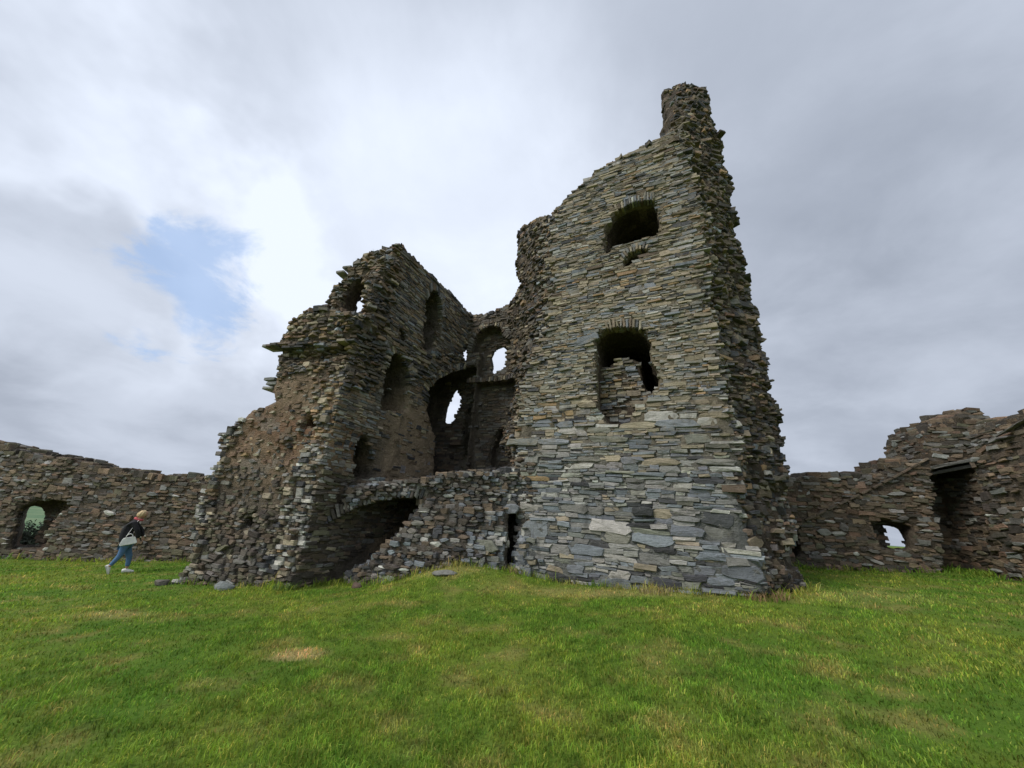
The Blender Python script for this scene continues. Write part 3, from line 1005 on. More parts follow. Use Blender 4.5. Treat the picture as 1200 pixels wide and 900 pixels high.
def h_tower(z, r):
    if z < 2.2: return r.choice((.08, .11, .15, .19, .23, .27)) * r.uniform(.85, 1.1)
    if z < 4.2: return r.choice((.07, .10, .13, .18)) * r.uniform(.85, 1.1)
    return r.choice((.045, .06, .075, .09, .12)) * r.uniform(.85, 1.15)


def l_tower(z, H, r):
    if z < 2.2: return H * r.uniform(1.4, 3.4) + .12
    return max(.15, H * r.uniform(2.2, 5.5))


FRONT = dict(t=(1, 0, 0), n=(0, -1, 0), eye=True, frame='keep')
clad(st, bvh, dict(FRONT, name='tower', s=(-6.0, 2.9), zr=(-.5, 19.3), start=-8.4, maxd=4.0, style=sty_tower, h=h_tower, l=l_tower, split=.45, big=.05, mind=.22, joint=.002))


def sty_end(loc, nor, r):
    if loc.y < 9.5 or loc.y > 11.7 or -2.6 < loc.x < .4 or loc.x < -6.3 or (loc.x < -4.6 and loc.z < 2.7):
        return None
    pro = r.uniform(-.025, .065) + (r.random() < .12) * r.uniform(0, .14)
    pal = 'torn' if loc.z > 3 or r.random() < .5 else 'cellar'
    return dict(part='tower_wall', pal=pal, pro=lambda r: pro, torn=.6, dep=.3, rough=.24, var=.26, round=r.random() < .25)


h_end = lambda z, r: r.choice((.05, .06, .08, .10, .14)) * r.uniform(.85, 1.15)
l_end = lambda z, H, r: max(.14, H * r.uniform(1.6, 3.6))
for nm_, nx_e in (('right end', .73), ('left end', -.73)):
    ne = Vector((nx_e, -.683, 0)).normalized(); te = Vector((0, 0, 1)).cross(ne)
    o_ = Vector((1.6 if nx_e > 0 else -4.5, 10.2, 0))
    clad(st, bvh, dict(t=te, n=ne, eye=True, frame='keep', name=nm_, s=(o_.dot(te) - 2.6, o_.dot(te) + 2.6), zr=(-.4, 19.3), start=o_.dot(ne) + 2.2, maxd=4.0,
                       style=sty_end, h=h_end, l=l_end, split=.25, big=.05, mind=.2, joint=.0))


# wing face
def sty_wing(loc, nor, r):
    if loc.x > -8.3 or loc.y > 9.0:
        return None
    s = (loc.x - Pw[0]) * ew[0] + (loc.y - Pw[1]) * ew[1]
    z = loc.z
    quo = 1.15 - .10 * z
    # left selvedge of dressed stones, right quoin band, rubble foot, plastered middle
    left_edge = [3.45, 3.6, 3.7, 3.6, 3.0, 2.4, 2.6, 2.8][min(7, max(0, int(z)))] - s
    if z > 5.2:
        torn = .7 if z > 6.9 or s < .7 else .35
        return dict(part='wing_wall', pal='shoulder' if r.random() < .6 else 'wing', pro=seg(-.02, .15 if z > 6.9 else .10), torn=torn, dep=.25, rough=.18, var=.25)
    if left_edge < .45:
        return dict(part='wing_wall', pal='curtain' if r.random() < .4 else 'quoin', pro=seg(.0, .14), torn=.4, dep=.2, rough=.16, var=.25)
    if s < quo and z > -.1:
        return dict(part='wing_wall', pal='quoin' if z < 3.0 + r.gauss(0, .25) else 'quoin_top', pro=lambda r: .01 + r.random() ** 2 * .09, dep=.15, rough=.15, var=.26, roll=.03)
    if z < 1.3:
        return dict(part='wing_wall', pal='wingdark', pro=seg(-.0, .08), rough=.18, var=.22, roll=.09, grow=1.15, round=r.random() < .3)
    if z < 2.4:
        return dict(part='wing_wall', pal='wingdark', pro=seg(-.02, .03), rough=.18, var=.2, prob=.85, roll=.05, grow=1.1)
    return dict(part='wing_wall', pal='wing', pro=seg(-.022, .014), rough=.25, var=.16, prob=.8, roll=.06, round=r.random() < .3)


clad(st, bvh, dict(FRONT, name='wing', s=(-13, -8.45), zr=(-1.2, 10.9), start=-4.0, maxd=6.0, style=sty_wing,
                   h=lambda z, r: r.uniform(.05, .115), l=lambda z, H, r: H * r.uniform(1.3, 3.4) + .05, split=.2, mind=.2))


# side wall inner face
def sty_side(loc, nor, r):
    if loc.x > -8.2 or loc.x < -10.0:
        return None
    z, w = loc.z, loc.y
    if w > 12.5: return None
    nearcorner = w < 7.35 - .02 * z + (z > 5) * .4
    if nearcorner and z > 4.8:
        return dict(part='side_wall', pal='torn', pro=seg(-.03, .18), torn=.8, dep=.25, rough=.18, var=.28)
    plaster = (w > 8.2) and z < 4.4 + .45 * (w - 8.2)
    if plaster and z > 2.2 and r.random() < .8:
        return None
    if z < 2.4:
        return dict(part='side_wall', pal='wingdark', pro=seg(.0, .08), rough=.18, var=.22, roll=.08, grow=1.15, round=r.random() < .25)
    band = 5.9 < z - .30 * (w - 8.6) < 7.2
    return dict(part='side_wall', pal='side', pro=seg(.0, .14) if band else seg(.0, .045), rough=.14, var=.24, torn=.35 if band else 0)


clad(st, bvh, dict(name='side', t=(0, 1, 0), n=(1, 0, 0), eye=True, frame='keep', s=(6.2, 12.5), zr=(-.8, 10.9), start=-7.75, maxd=3.0, style=sty_side,
                   h=lambda z, r: r.uniform(.05, .105), l=lambda z, H, r: H * r.uniform(1.6, 4.6) + .05, split=.2, mind=.2))


def sty_back(loc, nor, r):
    if loc.x < -10.4: return None
    return dict(part='back_wall', pal='back', pro=seg(.0, .05), rough=.14, var=.22)


clad(st, bvh, dict(FRONT, name='back', s=(-9.0, -4.6), zr=(2.0, 11.9), start=-11.75, maxd=1.9, style=sty_back,
                   h=lambda z, r: r.uniform(.07, .13), l=lambda z, H, r: H * r.uniform(1.6, 4) + .05, split=.2))
clad(st, bvh, dict(FRONT, name='stair', s=(-10.9, -8.95), zr=(2.0, 7.7), start=-11.0, maxd=4.0, style=sty_back,
                   h=lambda z, r: r.uniform(.08, .14), l=lambda z, H, r: H * r.uniform(1.6, 4) + .05, split=.2))


# cellar front
def sty_cellar(loc, nor, r):
    s = (loc.x - Ca[0]) * ec[0] + (loc.y - Ca[1]) * ec[1]
    d = (loc.x - Ca[0]) * nc[0] + (loc.y - Ca[1]) * nc[1]
    if d > 1.2 or loc.z > 3.3 or s < -.2 or loc.x > -3.7:
        return None
    pale = s > 3.7 and loc.z < 1.2
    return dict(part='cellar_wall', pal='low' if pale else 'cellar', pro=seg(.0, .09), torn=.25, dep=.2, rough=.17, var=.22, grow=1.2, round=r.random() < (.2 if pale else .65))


clad(st, bvh, dict(FRONT, name='cellar', s=(-9.0, -3.5), zr=(-.7, 3.4), start=-5.5, maxd=6.0, style=sty_cellar,
                   h=lambda z, r: r.uniform(.055, .125), l=lambda z, H, r: H * r.uniform(1.2, 2.6) + .03, split=.12, mind=.15, big=.06))


# loose stones along the broken wall tops
def sty_top(loc, nor, r):
    if loc.z < 2.3 or r.random() < .3: return None
    x, y = loc.x, loc.y
    part = 'tower_wall' if x > -6 and y < 11.7 else ('back_wall' if y > 12.3 and x > -8.5 else ('side_wall' if y > 7.6 or x > -8.5 else 'wing_wall'))
    if loc.z < 3.2: part = 'cellar_wall'
    return dict(part=part, pal='torn', pro=seg(.01, .075), torn=0, roll=.3, dep=.12, rough=.2, var=.25)


clad(st, bvh, dict(name='tops', t=(1, 0, 0), n=(0, 0, 1), z=(0, 1, 0), eye=False, frame='keep', s=(-12.8, 2.8), zr=(5.4, 13.7), start=19.8, maxd=17.8, style=sty_top,
                   h=lambda z, r: r.uniform(.2, .34), l=lambda z, H, r: H * r.uniform(.9, 1.7), split=0, big=0, mind=.45))


# voussoirs: long thin slates set on edge round the arches
def voussoirs(name, part, pts, origin, e, nrm_, length, step, tintpal, inward):
    """pts (s,z) along the arch from left to right; stones radiate away from `inward`"""
    pts = [Vector((p[0], p[1])) for p in pts]
    r = st.rng
    acc = []
    for a, b_ in zip(pts[:-1], pts[1:]):
        n_ = max(1, int((b_ - a).length / step))
        for i in range(n_):
            acc.append(a.lerp(b_, (i + .5) / n_))
    ev = Vector((e[0], e[1], 0)); nv = Vector((nrm_[0], nrm_[1], 0))
    for p in acc:
        rad = (p - Vector(inward)).normalized()
        ang = r.gauss(0, .07)
        rad = Vector((rad.x * math.cos(ang) - rad.y * math.sin(ang), rad.x * math.sin(ang) + rad.y * math.cos(ang)))
        L = length * r.uniform(.75, 1.2)
        c2 = p + rad * (L * .5 - .03)
        c = Vector((origin[0], origin[1], 0)) + ev * c2.x + Vector((0, 0, c2.y))
        zv = (ev * rad.x + Vector((0, 0, rad.y))).normalized()
        tv = zv.cross(nv).normalized()
        st.add(c, tv, nv, zv, step * .46 * r.uniform(.8, 1.1), L / 2, .2, r.uniform(.03, .09), jitter_tint(r, pick(r, PAL[tintpal]), .22), part, K=6, rough=.1, px=5, name=name)


cm = POLY['cellar_mouth']
voussoirs('arch_stone', 'cellar_wall', cm[2:10], Ca, ec, (-nc[0], -nc[1]), .36, .105, 'cellar', (1.6, -1.2))
wm_ = POLY['win_main']
voussoirs('arch_stone', 'tower_wall', wm_[2:5], (0, 9.42), (1, 0), (0, -1), .30, .085, 'high', (-1.1, 4.4))
wt_ = POLY['win_top']
voussoirs('arch_stone', 'tower_wall', wt_[2:5], (0, 9.42), (1, 0), (0, -1), .32, .085, 'high', (-.6, 7.5))
voussoirs('arch_stone', 'tower_wall', POLY['win_mid_small'][0:4], (0, 9.42), (1, 0), (0, -1), .22, .085, 'mid', (-.65, 8.9))
ba = POLY['back_arch']
voussoirs('arch_stone', 'back_wall', ba[1:8], (0, 12.4), (1, 0), (0, -1), .30, .11, 'back', (-7.2, 8.4))
br = [(-8.3, 7.05), (-7.3, 7.0), (-6.6, 6.98), (-5.9, 7.05)]
voussoirs('arch_stone', 'back_wall', br, (0, 12.4), (1, 0), (0, -1), .22, .11, 'back', (-7.0, 1.0))
for key in ('side_arch_high', 'side_arch_low'):
    sa = POLY[key]
    cx = sum(p[0] for p in sa) / len(sa)
    voussoirs('arch_stone', 'side_wall', sa[2:7], (-8.55, 0), (0, 1), (1, 0), .28, .10, 'side', (cx, sa[2][1] - .4))
voussoirs('arch_stone', 'side_wall', POLY['corner_arch'][3:8], (-8.55, 0), (0, 1), (1, 0), .36, .11, 'side', (12.3, 5.0))

# slate with long flat faces: the big blue lintel piece left of the main window, ledge slates on the wing
st.add((-2.15, 9.42, 6.72), (.985, 0, .17), (0, -1, 0), (-.17, 0, .985), .34, .13, .15, .07, BLUE, 'tower_wall', K=8, px=30, name='stone')
for i in range(16):
    r = st.rng
    s = 3.0 - i * .19
    z = 6.12 + .05 * math.sin(i) - .10 * math.sin(math.pi * i / 15)
    p = Pw + ew * s
    st.add((p[0], p[1], z + r.uniform(0, .1)), (-ew[0], -ew[1], 0), (-nw[0], -nw[1], 0), (0, 0, 1), r.uniform(.12, .24), r.uniform(.03, .05), .2, r.uniform(.10, .26), jitter_tint(r, pick(r, PAL['torn'])), 'wing_wall', K=6, px=10)
for (s, z, L) in ((3.15, 6.22, .34), (2.75, 5.05, .25), (2.62, 4.9, .22), (3.75, 3.3, .2), (2.7, 4.75, .2), (1.75, 9.35, .2), (1.55, 9.55, .2)):
    p = Pw + ew * s + nw * (.6 if z > 8 else .1)
    st.add((p[0], p[1], z), (-ew[0], -ew[1], 0), (-nw[0], -nw[1], 0), (0, 0, 1), L * .85, .045, .3, .12, jitter_tint(st.rng, GREY), 'wing_wall', K=6, px=10)
st.emit(parts, 300, M_STONE)

# ---------------------------------------------------------------- curtain walls
def curtain(name, label, o2, e2, s_rng, z_rng, depth, top_poly, cuts, seed, lim, pal='curtain', part='wall_face', part_parent=None, sty=None, extra=None, jambs=()):
    e = Vector((e2[0], e2[1], 0)).normalized(); n = Vector((-e.y, e.x, 0))
    FR = Matrix(((e.x, n.x, 0, o2[0]), (e.y, n.y, 0, o2[1]), (0, 0, 1, 0), (0, 0, 0, 1)))
    fkey = name + str(seed)
    FRAME[fkey] = FR
    h = .12
    og = np.array([s_rng[0] - .3, -.5, z_rng[0]])
    shp = (int((s_rng[1] - s_rng[0] + .6) / h), int((depth + 1.0) / h), int((z_rng[1] - z_rng[0]) / h))
    S = (og[0] + np.arange(shp[0]) * h)[:, None, None]; D = (og[1] + np.arange(shp[1]) * h)[None, :, None]; Zc = (og[2] + np.arange(shp[2]) * h)[None, None, :]
    nf = vnoise(shp, h, (.3, .3, .18), seed); nm_ = vnoise(shp, h, (.9, .9, .6), seed + 1)
    f = sdf_poly(top_poly, S[:, 0, :], Zc[0])[:, None, :] - .05
    f = np.minimum(f, np.minimum(D + .06 * nm_, depth - D)) + .05 * nf
    f = np.minimum(f, np.minimum(S - s_rng[0], s_rng[1] - S))
    for P, a, b_, *shr in cuts:
        if shr:
            g = np.minimum(sdf_poly(P, S - (D - shr[1]) * shr[0], Zc + 0 * D), np.minimum(D - a, b_ - D))
        else:
            g = np.minimum(sdf_poly(P, S[:, 0, :], Zc[0])[:, None, :], np.minimum(D - a, b_ - D))
        f = np.minimum(f, -(g + .04 * nf))
    Vv, Ff = surface_nets(f.astype(np.float32), og, h)
    Vv = Vv + np.random.default_rng(seed).normal(0, .012, Vv.shape)
    cc = Vv[Ff].mean(1)
    a1 = nz(cc, (1.1, 1.1, .7), seed); a2 = nz(cc, (.3, .3, .2), seed + 2)
    base = np.array([.115, .092, .066]) * (1 - sm(a1, 0, .6)[:, None]) + np.array([.125, .085, .055]) * sm(a1, 0, .6)[:, None]
    base = base * (1 + .3 * a2[:, None])
    if part_parent is None:
        mid = (s_rng[0] + s_rng[1]) / 2
        root = empty(name, FR @ Matrix.Translation((mid, 0, float(ground_z(*(FR @ Vector((mid, 0, 0))).xy)))))
        tag(root, label, 'wall', kind='thing')
    else:
        root = part_parent
    o = link(bpy.data.objects.new(part, mesh_np(part, Vv, Ff, M_CORE, base)), root)
    o.matrix_basis = root.matrix_world.inverted() @ FR
    bv = BVHTree.FromPolygons(Vv.tolist(), Ff.tolist())
    stn = Stones(seed)

    def default_sty(loc, nor, r):
        if r.random() < .05:
            return dict(part=part, pal='fleck', pro=seg(.02, .10), rough=.16, var=.2, roll=.1, round=True, grow=1.1)
        return dict(part=part, pal=pal, pro=seg(-.015, .06), rough=.19, var=.22, roll=.09, grow=1.15, round=r.random() < .25)
    clad(stn, bv, dict(t=(1, 0, 0), n=(0, -1, 0), eye=True, frame=fkey, name=name, s=s_rng, zr=(z_rng[0], z_rng[1]), start=.7, maxd=depth + .6, style=sty or default_sty,
                       h=lambda z, r: r.uniform(.065, .135), l=lambda z, H, r: H * r.uniform(1.2, 3.0) + .05, split=.25, big=.07, mind=.3))
    clad(stn, bv, dict(t=(1, 0, 0), n=(0, 0, 1), z=(0, 1, 0), eye=False, frame=fkey, name=name + ' top', s=s_rng, zr=(0, depth), start=z_rng[1] + 1, maxd=z_rng[1] - z_rng[0],
                       style=lambda loc, nor, r: None if r.random() < .15 or loc.z < .8 else dict(part=part, pal=pal, pro=seg(.03, .14), roll=.5, rough=.2, var=.25),
                       h=lambda z, r: r.uniform(.22, .36), l=lambda z, H, r: H * r.uniform(.9, 1.6), split=0, big=0, mind=.45))
    for st0, ra_, rb_ in [(-s_rng[0] + .6, 1.2, z_rng[1])] + list(jambs):
        clad(stn, bv, dict(t=(0, -1, 0), n=(-1, 0, 0), eye=True, frame=fkey, name=name + ' end', s=(-depth, .1), zr=(ra_, rb_), start=st0, maxd=s_rng[1] - s_rng[0] if not jambs or st0 > 0 else 2.2,
                           style=sty or default_sty, h=lambda z, r: r.uniform(.065, .135), l=lambda z, H, r: H * r.uniform(1.2, 3.0) + .05, split=.25, big=.05, mind=.45))
    if extra:
        extra(stn, o)
    stn.emit({part: o}, lim, M_STONE)
    return root, o


left_root, left_face = curtain('curtain_wall', 'long low brown rubble wall with a small arched window, behind the walking person', (-18.31, 14.81), (7.25, -.46), (-6.5, 9.6), (-2.6, 4.4), 1.3, POLY['left_top'],
        [(POLY['left_niche'], -.5, .95), (POLY['left_hole'], -.3, 2, -1.15, .9)], 21, 190)


def right_extra(stn, o):
    r = stn.rng
    rg = POLY['raggle']
    for (x0, z0), (x1, z1) in zip(rg[:-1], rg[1:]):
        n_ = max(2, int(math.hypot(x1 - x0, z1 - z0) / .3)); ang = math.atan2(z1 - z0, x1 - x0)
        for i in range(n_):
            q = (i + .5) / n_
            stn.add((x0 + (x1 - x0) * q, 0, z0 + (z1 - z0) * q), (math.cos(ang), 0, math.sin(ang)), (0, -1, 0), (-math.sin(ang), 0, math.cos(ang)), .16, .028, .1, .10, jitter_tint(r, BROWN), 'wall_face', K=6, px=9, name='raggle_slate')
    (x0, z0), (x1, z1) = POLY['lintel']
    ang = math.atan2(z1 - z0, x1 - x0)
    stn.add(((x0 + x1) / 2, 0, (z0 + z1) / 2 - .02), (math.cos(ang), 0, math.sin(ang)), (0, -1, 0), (-math.sin(ang), 0, math.cos(ang)), .70, .05, .5, .05, (.17, .165, .15), 'wall_face', K=8, rough=.05, px=40, name='lintel')
    stn.add(((x0 + x1) / 2 + .02, 0, (z0 + z1) / 2 - .19), (math.cos(ang), 0, math.sin(ang)), (0, -1, 0), (-math.sin(ang), 0, math.cos(ang)), .62, .05, .5, -.10, (.12, .11, .1), 'wall_face', K=8, rough=.05, px=40, name='lintel')


right_root, right_face = curtain('curtain_wall', 'stepped grey brown rubble wall with a square window beside a dark tall doorway', (9.4, 12.07), (2.65, -.69), (-1.6, 6.9), (-.8, 6.6), 1.75, POLY['right_top'],
        [(POLY['right_niche'], -.5, .75), (POLY['right_hole'], .3, 3, .63, .7), (POLY['right_recess'], -.5, 1.55), (POLY['right_slot'], -.5, .8)], 31, 190, extra=right_extra, jambs=((-4.45, .2, 3.8),))


def pier_extra(stn, o):
    (x0, z0), (x1, z1) = POLY['pier_ledge']
    r = stn.rng
    ang = math.atan2(z1 - z0, x1 - x0)
    for i in range(9):
        q = (i + .5) / 6
        stn.add((x0 + (x1 - x0) * q, 0, z0 + (z1 - z0) * q), (math.cos(ang), 0, math.sin(ang)), (0, -1, 0), (-math.sin(ang), 0, math.cos(ang)), .14, .022, .15, .08, jitter_tint(r, DULL), 'return_wall', K=6, px=9, name='ledge_slate')


_, pier = curtain('return', None, (13.37, 10.35), (-.28, -.77), (-.1, 4.4), (-.4, 6.2), 1.3, POLY['pier_top'], [], 41, 100, part='return_wall', part_parent=right_root, extra=pier_extra)
print('walls done', round(time.time() - T0, 1))

# ---------------------------------------------------------------- loose boulders in the turf
def boulder(label, x, y, rx, ry, rz, sink, seed, col, yaw=0.0):
    bm = bmesh.new()
    bmesh.ops.create_icosphere(bm, subdivisions=3, radius=1)
    r = np.random.default_rng(seed)
    planes = r.normal(size=(9, 3)); planes /= np.linalg.norm(planes, axis=1)[:, None]
    offs = r.uniform(.5, .85, 9)
    for v in bm.verts:
        p = np.array(v.co)
        for n_, o_ in zip(planes, offs):
            q = p @ n_ - o_
            if q > 0:
                p = p - n_ * q * .9
        v.co = Vector((p[0] * rx, p[1] * ry, p[2] * rz)) + Vector(r.normal(0, .012 * rx, 3))
    me = bpy.data.meshes.new('boulder')
    bm.to_mesh(me); bm.free()
    a = me.attributes.new('tint', 'FLOAT_COLOR', 'FACE')
    a.data.foreach_set('color', np.tile(np.array([*col, 1], np.float32), len(me.polygons)))
    me.materials.append(M_ROCK)
    o = link(bpy.data.objects.new('boulder', me))
    o.location = (x, y, float(ground_z(x, y)) + rz * (1 - sink * 2) * .5)
    o.rotation_euler = (0, 0, yaw)
    tag(o, label, 'rock')
    return o


boulder('pale bluish rounded boulder in the turf below the plastered wing wall', -6.30, 9.35, .24, .17, .17, .35, 1, (.23, .25, .24), .4)
boulder('flat grey slab of rock lying in the turf mound before the cellar wall', -1.25, 9.15, .30, .2, .09, .3, 2, (.19, .19, .17), -.1)
boulder('low grey boulder at the outer foot of the plastered wing, nearest the walking person', -8.35, 10.1, .2, .16, .13, .35, 3, (.15, .135, .115), .2)
boulder('reddish brown block at the foot of the sloping rubble, under the cellar mouth', -3.4, 9.72, .17, .14, .10, .35, 6, (.13, .09, .07), -.4)

# ---------------------------------------------------------------- grass
M_GRASS, t, b = new_mat('grass_blade')
pos = N(t, 'ShaderNodeNewGeometry').outputs['Position']
gcol = lawn_colour(t, pos, 2.25)
at = N(t, 'ShaderNodeAttribute', attribute_name='tint').outputs['Color']
gcol = mix_col(t, 1.0, gcol, at, 'MULTIPLY')
t.links.new(gcol, b.inputs['Base Color'])
b.inputs['Roughness'].default_value = .7
b.inputs['Specular IOR Level'].default_value = .15
tr = N(t, 'ShaderNodeBsdfTranslucent'); t.links.new(gcol, tr.inputs[0])
mx = N(t, 'ShaderNodeMixShader'); mx.inputs[0].default_value = .42
t.links.new(b.outputs[0], mx.inputs[1]); t.links.new(tr.outputs[0], mx.inputs[2])
t.links.new(mx.outputs[0], t.nodes['Material Output'].inputs[0])


def blades(X, Y, ZZ, Hh, Wd, lean, r, tints):
    n = len(X)
    ang = r.uniform(0, 2 * math.pi, n)
    la = r.uniform(0, 2 * math.pi, n)
    cx, sx = np.cos(ang) * Wd, np.sin(ang) * Wd
    lx, ly = np.cos(la) * lean * Hh, np.sin(la) * lean * Hh
    Vb = np.zeros((n, 5, 3), np.float32)
    Vb[:, 0] = np.stack([X - cx, Y - sx, ZZ - .012], 1)
    Vb[:, 1] = np.stack([X + cx, Y + sx, ZZ - .012], 1)
    mx_, my_, mz_ = X + lx * .35, Y + ly * .35, ZZ + Hh * .6
    Vb[:, 2] = np.stack([mx_ + cx * .8, my_ + sx * .8, mz_], 1)
    Vb[:, 3] = np.stack([mx_ - cx * .8, my_ - sx * .8, mz_], 1)
    Vb[:, 4] = np.stack([X + lx, Y + ly, ZZ + Hh * np.sqrt(np.maximum(1 - .45 * lean ** 2, .15))], 1)
    base = (np.arange(n) * 5)[:, None]
    Fb = np.concatenate([base + np.array([[0, 1, 2]]), base + np.array([[0, 2, 3]]), base + np.array([[3, 2, 4]])], 1).reshape(-1, 3)
    return Vb.reshape(-1, 3), Fb, np.repeat(tints, 3, axis=0)


def in_keep(X, Y):
    uu = X * BU.x + Y * BU.y; ww = X * BW.x + Y * BW.y
    iu = np.clip(((uu - org[0]) / h).astype(int), 0, shape[0] - 1); iw = np.clip(((ww - org[1]) / h).astype(int), 0, shape[1] - 1)
    iz = np.clip(((ground_z(X, Y) + .15 - org[2]) / h).astype(int), 0, shape[2] - 1)
    inb = (uu > org[0]) & (uu < top[0]) & (ww > org[1]) & (ww < top[1])
    s_ = (uu - Ca[0]) * ec[0] + (ww - Ca[1]) * ec[1]; d_ = (uu - Ca[0]) * nc[0] + (ww - Ca[1]) * nc[1]
    cellar_in = (s_ > -1) & (s_ < 4.4) & (d_ > .15) & (d_ < 6)
    return inb & ((keep[iu, iw, iz] > -.02) | cellar_in)


rg_ = np.random.default_rng(77)
NB = 360000
rr = 2.3 * (25 / 2.3) ** rg_.random(NB)
aa = np.radians(rg_.uniform(-68, 68, NB))
X = rr * np.sin(aa); Y = rr * np.cos(aa)
P3 = np.stack([X, Y, 0 * X], 1)
clump = nz(P3, (.28, .28, 1), 61) * .6 + nz(P3, (.9, .9, 1), 62) * .5
keepm = ~in_keep(X, Y) & (rg_.random(NB) < .80 + .5 * clump)
X, Y, rr, clump = X[keepm], Y[keepm], rr[keepm], clump[keepm]
n = len(X)
Hh = (.024 + .022 * rg_.random(n)) * (1 + .55 * clump) * (1 + .015 * rr)
Hh = np.where(rg_.random(n) < .03, Hh * 1.7, Hh)
near = in_keep(X + .28, Y) | in_keep(X - .28, Y) | in_keep(X, Y + .3) | in_keep(X, Y - .3)
for nm_ in FRAME:
    if nm_ == 'keep': continue
    iv = FRAME[nm_].inverted()
    dd_ = X * iv[1][0] + Y * iv[1][1] + iv[1][3]
    near |= (dd_ > -.35) & (dd_ < .2)
Hh = np.where(near, Hh * rg_.uniform(1.4, 4.6, n), Hh)
Wd = .0016 + .00052 * rr * rg_.uniform(.7, 1.3, n)
kk = rg_.uniform(.65, 1.35, n)
kk = kk * (1 + .45 * nz(P3[keepm], (.12, .12, 1), 63) + .25 * clump)
tn = np.stack([kk * rg_.uniform(.85, 1.2, n), kk, kk * rg_.uniform(.7, 1.2, n)], 1)
straw = rg_.random(n) < .09
tn[straw] = np.stack([kk[straw] * 2.1, kk[straw] * 1.35, kk[straw] * 1.9], 1)
Vb, Fb, Tb = blades(X, Y, ground_z(X, Y), Hh, Wd, rg_.uniform(.2, 1.45, n), rg_, tn)
me = mesh_np('grass', Vb, Fb, M_GRASS, Tb)
grass = link(bpy.data.objects.new('grass', me))
tag(grass, 'short green lawn grass with dry straw blades', kind='stuff')

M_STRAW, t, b = new_mat('dry_grass_blade')
at = N(t, 'ShaderNodeAttribute', attribute_name='tint').outputs['Color']
t.links.new(at, b.inputs['Base Color']); b.inputs['Roughness'].default_value = .8


def tuft(label, x, y, z, rad, height, nb, col, seed, lean=(.2, 1.0)):
    r = np.random.default_rng(seed)
    q = np.sqrt(r.random(nb)) * rad; a_ = r.uniform(0, 6.283, nb)
    X, Y = q * np.cos(a_), q * np.sin(a_)
    ZZ = (ground_z(x + X, y + Y) - z) if z is not None and abs(z - float(ground_z(x, y))) < .01 else np.zeros(nb)
    k = r.uniform(.6, 1.4, nb)[:, None]
    Vt, Ft, Tt = blades(X, Y, ZZ, r.uniform(.5, 1, nb) * height, np.full(nb, .007), r.uniform(*lean, nb), r, np.array(col)[None] * k)
    o = link(bpy.data.objects.new('grass_tuft', mesh_np('grass_tuft', Vt, Ft, M_STRAW, Tt)))
    o.location = (x, y, z)
    tag(o, label, 'grass tuft', 'longer tufts of grass by the ruin')


for args in (('brown dry tuft of grass at the torn right foot of the tower', 5.35, 7.95, .42, .22, 160, (.24, .155, .07)),
             ('rusty brown tuft growing at the foot of the cellar wall above the flat rock', -1.9, 10.35, .32, .34, 200, (.20, .125, .05)),
             ('green weeds at the foot of the pale stones beside the tower gap', -.75, 10.15, .35, .26, 220, (.11, .18, .035)),
             ('straw coloured tuft under the left end of the tower face', .35, 10.0, .3, .2, 140, (.26, .21, .09)),
             ('straw tuft under the right half of the tower face', 3.4, 8.55, .35, .17, 140, (.24, .20, .085)),
             ('green tuft at the shaded foot of the wing corner left of the cellar', -5.0, 9.5, .3, .2, 160, (.12, .19, .035))):
    lab, x, y, rad, hgt, nb, col = args
    tuft(lab, x, y, float(ground_z(x, y)), rad, hgt, nb, col, int(nb + 100 * rad))
for lab, s, z, sd in (('little green grass tuft on the very top of the wing wall', .62, 10.12, 5), ('pale grass tuft on the wing top, lower than its green neighbour', 1.35, 9.72, 6)):
    p = Pw + ew * s + nw * .75
    q = FB @ Vector((p[0], p[1], z))
    tuft(lab, q.x, q.y, q.z, .16, .24, 90, (.09, .13, .035), sd, (.1, .7))

